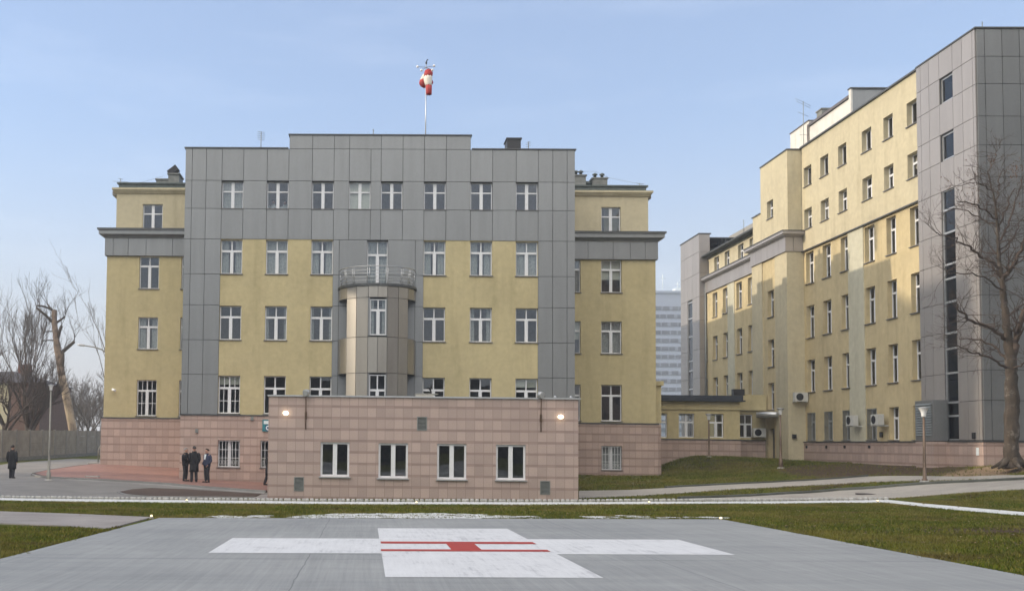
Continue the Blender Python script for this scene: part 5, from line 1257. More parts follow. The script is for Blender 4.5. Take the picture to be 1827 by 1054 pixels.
# ------------------------------------------------------------------ people
def ell(c, rx, ry, n=12): return [(c[0]+rx*math.cos(6.2832*k/n), c[1]+ry*math.sin(6.2832*k/n), c[2]) for k in range(n)]
def person(loc, rz, label, h=1.75, coat='long', coat_m='blackcoat', hair='hair_dark', lean=0, stride=.0, turn=0, arms='pocket', group=None, shirt=False, bald=False):
    t = thing('person', label, 'person', loc, rz, group=group); k = h/1.75
    t.scale = (k, k, k)
    # body: one continuous skin surface, facing -y
    V = [(0,0,.95),(0,0,1.12),(0,lean*.5,1.32),(0,lean,1.46),(0,lean-.015,1.53),(0,lean-.03,1.60),(0,lean-.025,1.69),(0,lean-.02,1.745)]
    Rr = [(.14,.11),(.135,.10),(.165,.11),(.07,.065),(.055,.055),(.075,.085),(.078,.098),(.045,.055)]
    E = [(i, i+1) for i in range(7)]
    def add(p, r, frm): V.append(p); Rr.append(r); E.append((frm, len(V)-1)); return len(V)-1
    for s in (-1, 1):
        sh = add((.17*s, lean+.0, 1.41), (.06,.06), 2); el = add((.245*s, lean+.05, 1.13), (.045,.045), sh)
        if arms == 'pocket': wr_ = add((.215*s, lean-.10, .95), (.032,.032), el); hd = add((.185*s, lean-.15, .89), (.04,.025), wr_)
        elif arms == 'cross': wr_ = add((.03*s, lean-.2, 1.18-.03*s), (.033,.033), el); hd = add((-.06*s, lean-.21, 1.19-.03*s), (.04,.025), wr_)
        else: wr_ = add((.245*s, lean-.02, .90), (.032,.032), el); hd = add((.24*s, lean-.05, .83), (.04,.025), wr_)
        hp = add((.09*s, 0, .88), (.09,.1), 0); kn = add((.10*s, -.02-stride*s*.5, .49), (.06,.062), hp); an = add((.105*s, .02-stride*s, .10), (.042,.045), kn); add((.12*s, -.13-stride*s, .045), (.04,.03), an)
    add((0, lean-.125, 1.63), (.012,.012), 6)        # nose
    for s in (-1, 1): add((.085*s, lean-.01, 1.65), (.012,.02), 6)   # ears
    me = bpy.data.meshes.new('body'); me.from_pydata(V, E, []); me.update(); o = link('body', me, t); me.materials.append(M['skin'])
    sk = o.modifiers.new('skin', 'SKIN'); sk.use_smooth_shade = True
    lay = me.skin_vertices[0].data if len(me.skin_vertices) else None
    if lay is None:
        bm = bmesh.new(); bm.from_mesh(me); bm.verts.layers.skin.verify(); bm.to_mesh(me); bm.free(); lay = me.skin_vertices[0].data
    for i, r in enumerate(Rr): lay[i].radius = r
    for i in range(len(Rr)): lay[i].use_root = (i == 0)
    ss = o.modifiers.new('subsurf', 'SUBSURF'); ss.levels = 1; ss.render_levels = 1
    # fingers: small bent chains ending each hand
    fm = MB()
    for s in (-1, 1):
        base = Vector((.185*s, lean-.15, .89)) if arms == 'pocket' else (Vector((-.06*s, lean-.21, 1.19-.03*s)) if arms == 'cross' else Vector((.24*s, lean-.05, .83)))
        dr = Vector((-.15*s, -.35, -.9)) if arms == 'pocket' else (Vector((-1*s, -.1, .1)) if arms == 'cross' else Vector((0, -.3, -1)))
        dr.normalize(); sd = Vector((0, 1, 0)) if arms != 'cross' else Vector((0, 0, 1))
        for i, ln in enumerate((.075, .085, .08, .06)):
            a = base+dr*.03+sd*(.03-.02*i); fm.tube([a, a+dr*ln*.5, a+dr*ln+Vector((-s*.02, 0, .01))], [.010, .009, .007], 6)
        a = base+sd*.035; fm.tube([a, a+dr*.03+sd*.025, a+dr*.06+sd*.03], [.012, .010, .008], 6)
    fm.build('fingers', M['skin'], t)
    # clothes
    mb = MB(); hem = .50 if coat == 'long' else .84
    prof = [(hem, .235, .185), (hem+.15, .23, .18), (.95, .225, .165), (1.10, .215, .155), (1.28, .232, .155), (1.38, .225, .135), (1.45, .15, .10), (1.50, .085, .08)] if coat == 'long' else [(hem, .215, .165), (.92, .225, .17), (1.05, .225, .165), (1.25, .24, .165), (1.38, .225, .14), (1.45, .15, .105), (1.51, .09, .085)]
    mb.rings([ell((0, lean*max(0, (z-.95)/.5), z), a, b_) for z, a, b_ in prof], True, True)
    for s in (-1, 1):
        wv = (.205*s, lean-.125, .92) if arms == 'pocket' else ((-.01*s, lean-.215, 1.18-.03*s) if arms == 'cross' else (.245*s, lean-.03, .88))
        mb.tube([(.17*s, lean, 1.42), (.225*s, lean+.03, 1.33), (.26*s, lean+.05, 1.13), wv], [.075, .082, .07, .058], 10)
    mb.tube([(.09*math.cos(a), lean-.01+.085*math.sin(a), 1.50) for a in [6.2832*q/12 for q in range(13)]], .025, 6)
    mb.build('coat' if coat == 'long' else 'jacket', M[coat_m], t)
    if shirt:
        mb = MB(); mb.box8([(-.05, lean-.175, 1.2), (.05, lean-.175, 1.2), (.05, lean-.15, 1.2), (-.05, lean-.15, 1.2), (-.075, lean-.125, 1.47), (.075, lean-.125, 1.47), (.06, lean-.09, 1.47), (-.06, lean-.09, 1.47)]); mb.build('shirt_front', M['signwhite'], t)
    mb = MB()
    for s in (-1, 1): mb.tube([(.085*s, 0, .95), (.09*s, 0, .82), (.10*s, -.02-stride*s*.5, .49), (.105*s, .02-stride*s, .12), (.107*s, .015-stride*s, .07)], [.115, .112, .082, .07, .072], 10)
    mb.build('trousers', M['trouser'], t)
    for s in (-1, 1):
        mb = MB(); mb.tube([(.107*s, .075-stride*s, .045), (.11*s, 0-stride*s, .055), (.118*s, -.11-stride*s, .042), (.122*s, -.19-stride*s, .03)], [.045, .05, .046, .025], 8, True, .9); mb.build('shoe', M['black'], t)
    mb = MB(); n = 14; rings = []
    for q in range(7):
        a = rad(-12+q*16) if not bald else rad(-12+q*7)
        rings.append([(.094*math.cos(a)*math.cos(6.2832*j/n), lean-.01+.108*math.cos(a)*math.sin(6.2832*j/n)+(.02 if q < 4 else 0), 1.665+.098*math.sin(a)+(.055*max(0, -math.sin(6.2832*j/n)) if q < 4 else 0)) for j in range(n)])
    mb.rings(rings, True, True); mb.build('hair', M[hair], t)
    mb = MB()
    for s in (-1, 1): mb.lathe([(.002, -.008), (.009, 0), (.002, .008)], (.032*s, lean-.122, 1.655), 6)
    mb.box(-.025, .025, lean-.118, lean-.11, 1.575, 1.583); mb.build('eyes_and_mouth', M['black'], t)
    return t
def stand(u, v, off=.09):
    p = gpt(u, v); return (p.x, p.y, p.z+off)
def at_depth(u, Y, off=.09):
    p = atY(u, 850, Y); return (p.x, Y, g(p.x, Y)+off)
person(at_depth(21, 53.6, .02), rad(172), 'man in a knee-length black coat walking away across the road on the left', 1.70, 'long', stride=.06, arms='down')
person(at_depth(330.5, 53.2), rad(70), 'man in a short black coat standing leftmost of the group of three', 1.68, 'jacket', hair='hair_grey', arms='cross')
person(at_depth(346, 52.7), rad(-160), 'man in a long black overcoat with his back turned, middle of the group of three', 1.80, 'long', stride=.05)
person(at_depth(369, 52.8), rad(-42), 'man in a navy jacket with white shirt front standing right of the other two', 1.70, 'jacket', 'navy', shirt=True)
person(at_depth(480, 52.0), rad(70), 'person in black mostly hidden behind the left end of the pink annex', 1.72, 'long', stride=.16)
p = atY(487.5, 373, 56.0); person((p.x, 56.0, 13.62), 0, 'person in a white coat behind the left pane of the second top-floor window', 1.72, 'jacket', 'whitecoat', arms='cross')
p = atY(508.5, 373, 56.0); person((p.x, 56.0, 13.58), 0, 'person in a white coat behind the right pane of the second top-floor window', 1.72, 'jacket', 'whitecoat', arms='cross')
# a lamp burning inside the second fourth-floor window
p = atY(511, 436.5, 56.0); t = thing('ceiling_lamp', 'lit ceiling lamp glowing behind the second window of the fourth floor', 'lamp', (p.x, 56, p.z), world=True)
mb = MB(); mb.lathe([(.02, -.12), (.10, -.08), (.11, 0), (.05, .08)], (p.x, 56, p.z), 10); mb.build('lamp_globe', M['lamp_on'], t); mb = MB(); mb.tube([(p.x, 56, p.z+.07), (p.x, 56, 13.3)], .012, 5); mb.build('cord', M['black'], t)

# ------------------------------------------------------------------ bare winter trees
def grow(mb, rng, p, d, ln, r, lvl, maxl, nseg=4, spread=.75, up=.12, kids=(3, 5), shrink=.62, rmin=.006, wig=.18, sides=None):
    pts = [Vector(p)]; rr = [r]; d = Vector(d).normalized()
    for i in range(nseg):
        d = (d + Vector((rng.gauss(0, wig), rng.gauss(0, wig), rng.gauss(0, wig)+up))).normalized()
        pts.append(pts[-1]+d*(ln/nseg)); rr.append(max(r*(1-.62*(i+1)/nseg), rmin*.7))
    mb.tube(pts, rr, sides or (6 if r > .05 else 4 if r > .02 else 3), False)
    if lvl >= maxl: return
    for q in range(rng.randint(*kids)):
        f = rng.uniform(.25, 1.0); i = min(int(f*nseg), nseg-1); a = pts[i].lerp(pts[i+1], f*nseg-i)
        ax = Vector((rng.gauss(0, 1), rng.gauss(0, 1), rng.gauss(0, 1))); base = (pts[i+1]-pts[i]).normalized(); ax = (ax-base*ax.dot(base))
        if ax.length < .1: continue
        nd = base*math.cos(spread*rng.uniform(.6, 1.25)) + ax.normalized()*math.sin(spread*rng.uniform(.6, 1.25))
        grow(mb, rng, a, nd, ln*shrink*rng.uniform(.65, 1.15), max(rr[i]*.62, rmin), lvl+1, maxl, nseg, spread, up, kids, shrink, rmin, wig)
def along(mb, rng, pts, rr, n, ln, maxl, **kw):
    """twigs all along a limb"""
    for q in range(n):
        f = rng.uniform(.15, 1)*(len(pts)-1); i = min(int(f), len(pts)-2); a = pts[i].lerp(pts[i+1], f-i); base = (pts[i+1]-pts[i]).normalized()
        ax = Vector((rng.gauss(0, 1), rng.gauss(0, 1), rng.gauss(0, .8)+.25)); ax = (ax-base*ax.dot(base)).normalized()
        grow(mb, rng, a, base*.55+ax*.8, ln*rng.uniform(.5, 1.2), max(rr[i]*.38, .012), 1, maxl, **kw)
def smooth_path(pts, n):
    """Catmull-Rom through the measured points"""
    P = [pts[0]]+list(pts)+[pts[-1]]; out = []
    for i in range(1, len(P)-2):
        for k in range(n):
            t = k/n; out.append(.5*((2*P[i]) + (-P[i-1]+P[i+1])*t + (2*P[i-1]-5*P[i]+4*P[i+1]-P[i+2])*t*t + (-P[i-1]+3*P[i]-3*P[i+1]+P[i+2])*t**3))
    out.append(P[-2]); return out
def px_limb(l, Y, n=4):
    """list of (u, v, depth offset, radius in pixels)"""
    a = [atY(u, v, Y+dy) for u, v, dy, r in l]; r = [q[3]*Y/CF for q in l]
    pts = smooth_path(a, n); rr = []
    for i in range(len(a)-1):
        for k in range(n): rr.append(r[i]+(r[i+1]-r[i])*k/n)
    rr.append(r[-1]); return pts, rr
# big tree on the right
YT = 42.4; rng = random.Random(21)
t = thing('bare_tree', 'large bare tree on the sandy mound at the right edge by the grey tower', 'tree', atY(1806, 823, YT), world=True)
m, nt, b = newmat('old_bark'); n1 = noise(nt, 6, 6, .7, sc=(1, 1, .35)); n2 = noise(nt, 2.2, 5, .7)
bc = ramp(nt, n1, [(.3, (.030, .024, .018)), (.7, (.090, .068, .05))]); bc = mixc(nt, ramp(nt, n2, [(.56, (0,0,0)), (.68, (.55,.55,.55))]), bc, (.30, .27, .24))
L(nt, bc, b.inputs['Base Color']); b.inputs['Roughness'].default_value = .95; bump(nt, b, n1, .8, .05)
OLDBARK = m
trunk = MB()
tp, tr = px_limb([(1807, 830, 0, 21), (1806, 818, 0, 17), (1804, 800, 0, 14.5), (1805, 760, 0, 14), (1806, 715, 0, 14), (1804, 680, 0, 12.5), (1803, 645, 0, 11.5), (1801, 620, 0, 10.5), (1797, 590, .05, 8), (1794, 560, .1, 7), (1790, 525, .15, 6.3), (1788, 495, .2, 5.5), (1783, 470, .25, 4.2), (1781, 430, .3, 3.3), (1779, 395, .3, 2.8), (1775, 360, .3, 2.0), (1768, 330, .3, 1.5), (1762, 305, .3, 1.1)], YT, 5)
tr = [r*.80 for r in tr]; rgt = random.Random(3); trunk.tube([p+Vector((rgt.gauss(0, .012), rgt.gauss(0, .012), 0)) for p in tp], [r*rgt.uniform(.95, 1.06) for r in tr], 14)
for a in range(6):      # roots
    an = a*1.05+.3; c = tp[0]; trunk.tube([c+Vector((.14*math.cos(an), .14*math.sin(an), .35)), c+Vector((.36*math.cos(an), .36*math.sin(an), .10)), c+Vector((.75*math.cos(an), .75*math.sin(an), -.12))], [.14, .11, .04], 8)
trunk.build('trunk', OLDBARK, t)
crown = MB()
limbs = [
 [(1806, 640, 0, 7), (1812, 610, -.1, 5.5), (1817, 590, -.2, 4.5), (1824, 565, -.3, 3.6), (1836, 530, -.4, 2.5), (1846, 480, -.5, 1.6)],
 [(1792, 604, 0, 3.2), (1775, 590, -.3, 3), (1752, 579, -.6, 2.6), (1735, 574, -.9, 2.4), (1722, 562, -1.1, 2.0), (1711, 553, -1.2, 1.5), (1708, 540, -1.3, 1)],
 [(1795, 640, 0, 2.4), (1780, 622, .3, 2.0), (1762, 612, .6, 1.7), (1740, 606, .9, 1.4), (1712, 604, 1.1, .9)],
 [(1793, 655, 0, 2.2), (1780, 645, -.4, 1.9), (1756, 634, -.8, 1.6), (1735, 630, -1.2, 1.3), (1712, 617, -1.5, .8)],
 [(1788, 497, .2, 4.2), (1797, 488, .1, 3.8), (1807, 475, 0, 3.3), (1814, 462, -.1, 2.9), (1822, 440, -.2, 2.3), (1832, 410, -.3, 1.6)],
 [(1785, 480, .2, 2.6), (1768, 466, .0, 2.2), (1750, 458, -.2, 2.0), (1738, 447, -.4, 1.8), (1722, 437, -.6, 1.6), (1708, 429, -.7, 1.4), (1690, 421, -.8, 1.0), (1668, 416, -.9, .7)],
 [(1782, 437, .3, 2), (1789, 420, .5, 1.8), (1802, 395, .7, 1.5), (1816, 350, .9, 1.1), (1826, 315, 1.0, .8)],
 [(1781, 415, .3, 1.8), (1790, 385, .2, 1.5), (1798, 365, .1, 1.3), (1810, 335, 0, .9)],
 [(1779, 393, .3, 1.6), (1768, 383, 0, 1.3), (1752, 372, -.3, 1.2), (1735, 364, -.5, 1), (1710, 359, -.7, .7)],
 [(1779, 400, .3, 1.5), (1758, 394, .6, 1.3), (1740, 384, .8, 1.1), (1714, 374, 1.0, .8), (1690, 372, 1.2, .5)],
 [(1776, 365, .3, 1.3), (1782, 345, .4, 1.1), (1781, 330, .5, .9), (1790, 300, .6, .6)],
 [(1770, 340, .3, 1.1), (1755, 331, .1, .9), (1738, 326, -.1, .7), (1710, 331, -.3, .5)],
 [(1764, 315, .3, .9), (1768, 295, .4, .7), (1776, 278, .5, .5), (1784, 262, .5, .4)],
 [(1790, 520, .2, 2), (1770, 503, -.5, 1.6), (1748, 492, -.9, 1.3), (1722, 489, -1.3, .9), (1690, 487, -1.6, .6)],
 [(1796, 570, .1, 2.2), (1815, 552, .6, 1.8), (1833, 540, 1, 1.3)], [(1803, 660, 0, 1.8), (1822, 652, -.6, 1.4), (1840, 640, -1, 1)],
 [(1783, 455, .3, 1.6), (1800, 440, .9, 1.2), (1815, 405, 1.3, .9), (1828, 385, 1.6, .6)]]
for lb in limbs:
    pts, rr = px_limb(lb, YT, 4); w_ = random.Random(len(pts)*7)
    pts = [pts[0]]+[p+Vector((w_.gauss(0, .025), w_.gauss(0, .05), w_.gauss(0, .025))) for p in pts[1:]]
    crown.tube(pts, rr, 7, False)
    L_ = sum((pts[i+1]-pts[i]).length for i in range(len(pts)-1))
    along(crown, rng, pts, rr, int(5+L_*3.2), .55+.16*L_, 3, nseg=4, kids=(2, 4), shrink=.66, rmin=.0045, wig=.22, up=.06, spread=.7)
pts, rr = tp[-40:], tr[-40:]
along(crown, rng, pts, rr, 26, .9, 3, nseg=4, kids=(2, 4), shrink=.66, rmin=.0045, wig=.22, up=.06)
crown.build('crown', M['twig'], t)
lv = MB()        # a few withered leaves left near the top and at some tips
for (u, v, s_, n) in ((1768, 285, 9, 40), (1815, 300, 14, 70), (1806, 312, 10, 40), (1738, 322, 20, 34), (1704, 335, 16, 26), (1735, 362, 14, 16), (1822, 365, 6, 26), (1730, 352, 25, 18), (1715, 415, 16, 20)):
    for _ in range(n):
        c = atY(rng.gauss(u, s_*.6), rng.gauss(v, s_*.6), YT+rng.uniform(-.6, .8)); a = Vector((rng.gauss(0, 1), rng.gauss(0, 1), rng.gauss(0, 1))).normalized()*.035; b2 = a.cross(Vector((rng.gauss(0, 1), rng.gauss(0, 1), 1))).normalized()*.022
        lv.face([c-a, c+b2, c+a, c-b2])
lv.build('withered_leaves', mat_plain('withered_leaf', (.13, .065, .035), .8, var=.3), t)
# pollarded pale trunk on the left
YQ = 98.0; rng = random.Random(4)
t = thing('pollarded_tree', 'heavily cut back tree with a pale leaning trunk and stub limbs, behind the fence', 'tree', atY(131, 788, YQ), world=True)
m, nt, b = newmat('pale_trunk'); n1 = noise(nt, 1.2, 5, .7, sc=(1, 1, .5)); n2 = noise(nt, 5, 5, .7, sc=(1, 1, .2))
bc = ramp(nt, n1, [(.38, (.16, .12, .085)), (.55, (.42, .32, .22))]); bc = mixc(nt, .6, bc, ramp(nt, n2, [(.3, (.7,.7,.7)), (.7, (1.2,1.2,1.2))]), 'MULTIPLY'); L(nt, bc, b.inputs['Base Color']); b.inputs['Roughness'].default_value = .9; bump(nt, b, n2, .6, .05)
mb = MB(); tp, tr = px_limb([(133, 800, 0, 8.2), (130, 768, 0, 7.8), (124, 735, 0, 7.6), (117, 700, 0, 7.4), (110, 670, 0, 7.0), (106, 640, 0, 6.8), (102, 620, 0, 6.2), (100, 600, 0, 5.6), (97, 575, 0, 5.0), (97, 553, 0, 4.8)], YQ, 4); mb.tube(tp[:17], tr[:17], 12)
mb.build('trunk', m, t)
mb = MB(); mb.tube(tp[16:], tr[16:], 12); mb.build('upper_trunk', mat_plain('half_stripped_bark', (.20, .145, .105), .95, var=.5, scale=2.2), t)
dk = MB(); tw = MB()
for lb in ([(93, 574, 0, 2.8), (82, 563, -.3, 2.5), (65, 549, -.6, 2.1)], [(93, 553, 0, 2), (80, 547, -.4, 1.8), (66, 545, -.6, 1.4)], [(93, 552, 0, 1.6), (88, 547, .2, 1.5), (84.5, 542, .3, 1.3)], [(100, 576, 0, 2.4), (106, 572, .2, 2.1), (116, 565, .4, 1.7)], [(102, 606, 0, 3.4), (106, 592, -.2, 3), (110, 581, -.3, 2.6)], [(106, 632, 0, 4), (118, 622, .2, 3.2), (133, 609, .4, 2.6)], [(111, 660, 0, 3), (113, 640, -.3, 2.4), (113, 628, -.3, 1.8)], [(95, 591, 0, 1.2), (86, 591, -.2, 1), (77, 592, -.3, .7)], [(95, 607, 0, 1.2), (85, 607, -.2, 1), (75, 608, -.3, .7)]):
    pts, rr = px_limb(lb, YQ, 3); dk.tube(pts, rr, 8); 
    for q in range(3): grow(tw, rng, pts[-1-q % 2], Vector((rng.gauss(0, .35), rng.gauss(0, .35), 1)), rng.uniform(1.2, 2.4), .03, 1, 3, nseg=5, kids=(2, 4), rmin=.011, wig=.16, up=.16)
dk.build('stub_limb', M['bark'], t); tw.build('sprouts', M['twig'], t)
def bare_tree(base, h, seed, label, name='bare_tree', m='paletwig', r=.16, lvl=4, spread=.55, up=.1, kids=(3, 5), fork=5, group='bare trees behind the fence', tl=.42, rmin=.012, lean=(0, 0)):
    rng = random.Random(seed); t = thing(name, label, 'tree', base, group=group, world=True); mb = MB(); tk = MB(); base = Vector(base)
    top = base+Vector((lean[0], lean[1], h*tl)); n = 6; pts = [base.lerp(top, i/n)+Vector((rng.gauss(0, .05), rng.gauss(0, .05), 0)) for i in range(n+1)]; pts[0].z -= .3
    tk.tube(pts, [r*(1-.45*i/n) for i in range(n+1)], 8); tk.build('trunk', M['bark'], t)
    for q in range(fork):
        a = 6.28*q/fork+rng.uniform(-.4, .4); f = rng.uniform(.55, 1); p = base.lerp(top, f)
        grow(mb, rng, p, Vector((math.cos(a)*spread, math.sin(a)*spread, 1)), h*.46*rng.uniform(.75, 1.15), r*.45, 1, lvl, 5, spread*1.0, up, kids, .62, rmin, .13)
    mb.build('crown', M[m], t); return t
YB = 90
bare_tree((atY(66, 770, YB).x, YB, .5), 11.0, 8, 'bushy bare tree with a thick dark trunk and upright twigs, left of the pollarded tree', r=.36, lvl=4, spread=.42, kids=(4, 6), fork=9, m='twig', tl=.30, lean=(-1.0, 0))
bare_tree((atY(8, 770, 84).x, 84, .5), 9.4, 18, 'bare tree with drooping side limbs at the left frame edge', r=.28, lvl=4, spread=.9, kids=(4, 5), fork=7, m='twig', tl=.3)
bare_tree((atY(46, 770, 108).x, 108, .6), 14.8, 33, 'slender upright poplar-like bare tree behind the bushy one', r=.22, lvl=4, spread=.22, kids=(4, 6), fork=9, tl=.5)
bare_tree((atY(158, 780, 120).x, 120, .6), 9.6, 51, 'round hazy bare tree between the pollarded tree and the west wing', r=.25, lvl=5, spread=.62, kids=(3, 5), fork=8, tl=.26, rmin=.014)
bare_tree((atY(118, 780, 128).x, 128, .6), 8.0, 52, 'low hazy bare tree directly behind the pollarded trunk', r=.2, lvl=5, spread=.7, kids=(3, 4), fork=7, tl=.25, rmin=.015)
bare_tree((atY(200, 780, 92).x, 92, .6), 15.0, 61, 'tall bare sapling whose twigs show past the west wing corner', r=.12, lvl=4, spread=.34, kids=(2, 4), fork=6, tl=.45)
bare_tree((atY(90, 780, 135).x, 135, .6), 7.5, 66, 'low hazy bare tree beyond the brick house gable', r=.2, lvl=4, spread=.7, kids=(3, 5), fork=7, tl=.25, rmin=.016)

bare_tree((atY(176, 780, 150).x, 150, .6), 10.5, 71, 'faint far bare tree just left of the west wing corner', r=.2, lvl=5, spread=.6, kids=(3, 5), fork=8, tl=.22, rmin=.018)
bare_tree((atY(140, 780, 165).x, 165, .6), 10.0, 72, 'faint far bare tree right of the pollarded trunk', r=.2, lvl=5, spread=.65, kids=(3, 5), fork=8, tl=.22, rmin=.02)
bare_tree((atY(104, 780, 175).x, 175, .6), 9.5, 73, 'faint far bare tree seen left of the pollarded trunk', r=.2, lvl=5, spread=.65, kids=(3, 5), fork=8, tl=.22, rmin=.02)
# ------------------------------------------------------------------ short winter grass on the landing field
rs = np.random.RandomState(7)
def grass_patch(n, x0, x1, y0, y1, hmin, hmax):
    x = rs.uniform(x0, x1, n); y = rs.uniform(y0, y1, n)
    pl = (-5.42+(27.4-y)*-.028); pr = 9.3-(27.5-y)*.018
    wob = .06*np.sin(y*2.3)+.05*np.sin(y*5.1+1)+.04*np.sin(y*11.7)-.02; wx = .05*np.sin(x*3.1)+.04*np.sin(x*7.7)
    ok = ~((x > pl+.02+wob) & (x < pr-.02-wob) & (y < 27.50+wx))
    return x[ok], y[ok], rs.uniform(hmin, hmax, ok.sum())
lineY = lambda x: np.interp(x, [p[0] for p in up], [p[1] for p in up])
lineL = lambda x: np.interp(x, [p[0] for p in lo_], [p[1] for p in lo_])
X_, Y_, H_ = [], [], []
for a in ((150000, -15, 20, 26.5, 38.5, .03, .07), (90000, 8.8, 21, 14, 27.6, .03, .075), (26000, -9.5, -5.3, 15, 24, .03, .075), (60000, 10, 24, 27.5, 38.5, .03, .07), (26000, 12, 27, 33, 43, .03, .07)):
    x, y, h = grass_patch(*a)
    d = lineY(x)
    ok = ~((y > lineL(x)-.05) & (y < lineY(x)+.3) & (x < 21))
    X_.append(x[ok]); Y_.append(y[ok]); H_.append(h[ok])
for a in ((60000, 8.6, 27, 41.5, 60, .04, .10), (30000, 17, 26.8, 56, 66, .05, .13), (9000, 24, 31, 40, 46, .04, .1)):
    x, y, h = grass_patch(*a); X_.append(x); Y_.append(y); H_.append(h)
x = np.concatenate(X_); y = np.concatenate(Y_); h = np.concatenate(H_)
# keep clear of path, road and the turned lime line
def inside_poly(px_, py_, poly):
    r = np.zeros(len(px_), bool); n = len(poly); j = n-1
    for i in range(n):
        xi, yi = poly[i]; xj, yj = poly[j]
        c = ((yi > py_) != (yj > py_)) & (px_ < (xj-xi)*(py_-yi)/(yj-yi+1e-12)+xi); r ^= c; j = i
    return r
lp = xy(px([(-260, 905), (0, 913), (120, 917), (272, 923.5)])) + xy(px([(190, 945), (105, 938.5), (0, 934.5), (-330, 925)]))
tl_ = xy(px([(1585.3, 892.6), (1650, 899.5), (1740, 907.6), (1827, 914.8), (1900, 921)])) + xy(px([(1900, 927), (1827, 921), (1740, 913.8), (1650, 905.2), (1577.3, 897.1)]))
bad = inside_poly(x, y, lp) | inside_poly(x, y, tl_) | inside_poly(x, y, ru+list(reversed(rl))) | ((y > lineY(x)) & (x < 8.6))
fa = xy(px([(1033, 876), (1120, 874.5), (1200, 870.5), (1320, 864), (1420, 859), (1500, 854.5), (1540, 851), (1640, 849.5), (1760, 849), (1827, 849)])) + [(36, 40.5)]
fb = xy(px([(1033, 889), (1120, 886), (1200, 881), (1320, 872.5), (1420, 867), (1500, 863.5), (1540, 860.5), (1640, 857.5), (1760, 855), (1827, 853.5)])) + [(36, 39.3)]
bad |= inside_poly(x, y, fa+list(reversed(fb)))
soil = (((x-24.6)/3.0)**2+((y-52.5)/8.0)**2 < .95) | (((x-27.0)/2.8)**2+((y-43.7)/1.7)**2 < 1.2)
bad |= soil & (rs.uniform(0, 1, len(x)) < .93)
bad |= (x > 16.5) & (x < 23.6) & (y > 65.8) | (x > 26.7) & (y > 45.8) | (x > 8.3) & (x < 16.8) & (y > 59.8) | (x < 11.1) & (y > 54.8) | (x > 23.5) & (y > 68)
bad |= (y > lineL(x)-.05) & (y < lineY(x)+.35) & (x < 21)
x, y, h = x[~bad], y[~bad], h[~bad]
# thinner on the bald patches
bald = np.exp(-(((x-14.3)/2.2)**2+((y-24)/1.0)**2)) + np.exp(-(((x-13.3)/1.0)**2+((y-20.5)/.7)**2)) + .5*(np.sin(x*1.7+y*.9)*np.sin(x*.6-y*1.9) > .45)
ok = rs.uniform(0, 1, len(x)) > bald*.85; x, y, h = x[ok], y[ok], h[ok]
z = ground_np(x, y); n = len(x); an = rs.uniform(0, 6.283, n); w_ = rs.uniform(.006, .013, n)*(1+y/45); ln_ = rs.uniform(.2, 1.1, n)*h; la = rs.uniform(0, 6.283, n)
V = np.empty((n, 3, 3)); V[:, 0] = np.stack([x-np.cos(an)*w_, y-np.sin(an)*w_, z-.01], 1); V[:, 1] = np.stack([x+np.cos(an)*w_, y+np.sin(an)*w_, z-.01], 1); V[:, 2] = np.stack([x+np.cos(la)*ln_, y+np.sin(la)*ln_, z+h], 1)
me = bpy.data.meshes.new('grass'); me.vertices.add(n*3); me.loops.add(n*3); me.polygons.add(n)
me.vertices.foreach_set('co', V.reshape(-1).astype(np.float32)); me.loops.foreach_set('vertex_index', np.arange(n*3, dtype=np.int32)); me.polygons.foreach_set('loop_start', np.arange(0, n*3, 3, dtype=np.int32)); me.update(calc_edges=True)
m, nt, b = newmat('grass_blade'); gi = N(nt, 'ShaderNodeNewGeometry'); n1 = noise(nt, .35, 5, .65); n2 = noise(nt, 2.1, 4, .65)
c1 = ramp(nt, gi.outputs['Random Per Island'], [(0, (.050, .070, .008)), (.45, (.095, .122, .012)), (.8, (.15, .17, .018)), (1, (.25, .20, .06))])
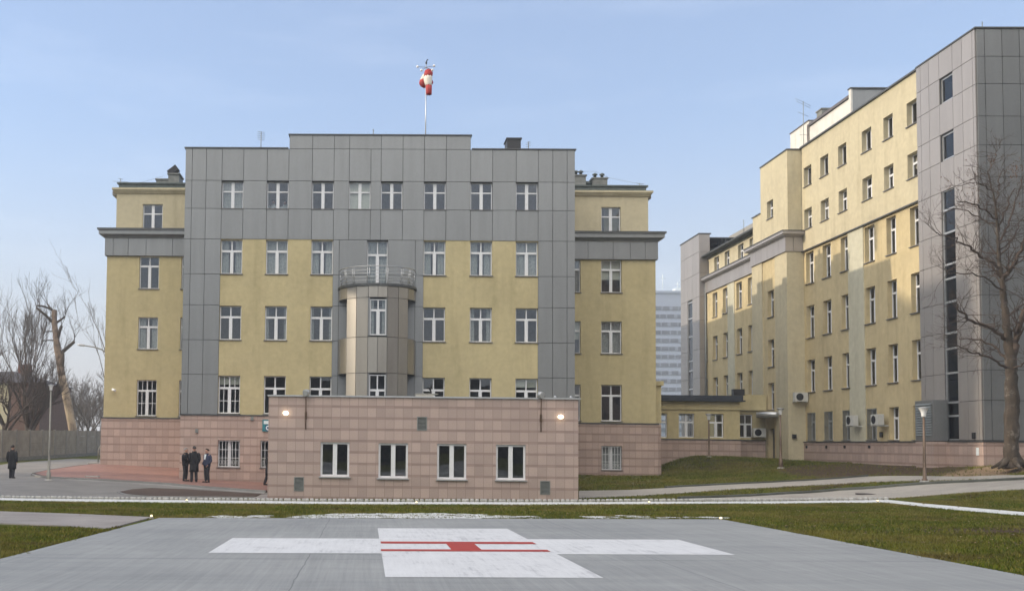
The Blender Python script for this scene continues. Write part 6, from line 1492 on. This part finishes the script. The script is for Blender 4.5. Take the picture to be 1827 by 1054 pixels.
n5 = noise(nt, .8, 4, .6, sc=(.5, 1.6, 1))
c1 = mixc(nt, ramp(nt, n1, [(.44, (0,0,0)), (.62, (.75,.75,.75))]), c1, (.22, .18, .05)); c1 = mixc(nt, ramp(nt, n5, [(.54, (0,0,0)), (.68, (.8,.8,.8))]), c1, (.10, .07, .03)); c1 = mixc(nt, .6, c1, ramp(nt, n2, [(.3, (.6,.6,.6)), (.7, (1.25,1.25,1.2))]), 'MULTIPLY')
L(nt, c1, b.inputs['Base Color']); b.inputs['Roughness'].default_value = .9; b.inputs['Specular IOR Level'].default_value = .15
me.materials.append(m); tag(link('grass', me), kind='stuff')

mb = MB(); rl2 = random.Random(9)
for i in range(520):
    if i % 3: X0, Y0_ = rl2.uniform(9.6, 21), rl2.uniform(15, 38)
    else: X0, Y0_ = rl2.uniform(-14, 20), rl2.uniform(28, 38)
    if X0 < 9.5 and Y0_ < 27.9: continue
    zz = g(X0, Y0_)+.045; q = rl2.uniform(.02, .05); a = rl2.uniform(0, 6.28); c_, s_ = math.cos(a)*q, math.sin(a)*q
    mb.face([(X0-c_, Y0_-s_, zz), (X0+s_*.5, Y0_-c_*.5, zz+.015), (X0+c_, Y0_+s_, zz+.005), (X0-s_*.5, Y0_+c_*.5, zz+.02)])
tag(mb.build('leaf_litter', mat_plain('dry_leaf', (.26, .19, .10), .8, var=.5, scale=1.5)), kind='stuff')
# ------------------------------------------------------------------ winter haze
mb = MB(); mb.box(-700, 700, -120, 620, -2.5, 62); hz_ = mb.build('haze', M['glass']); tag(hz_, kind='stuff')
hm = bpy.data.materials.new('haze_air'); hm.use_nodes = True; hn = hm.node_tree; hn.nodes.clear(); ho_ = hn.nodes.new('ShaderNodeOutputMaterial'); pv = hn.nodes.new('ShaderNodeVolumePrincipled')
pv.inputs['Color'].default_value = (.82, .88, .97, 1); pv.inputs['Density'].default_value = .0010; pv.inputs['Anisotropy'].default_value = 0
hn.links.new(pv.outputs[0], ho_.inputs['Volume']); hz_.data.materials.clear(); hz_.data.materials.append(hm)
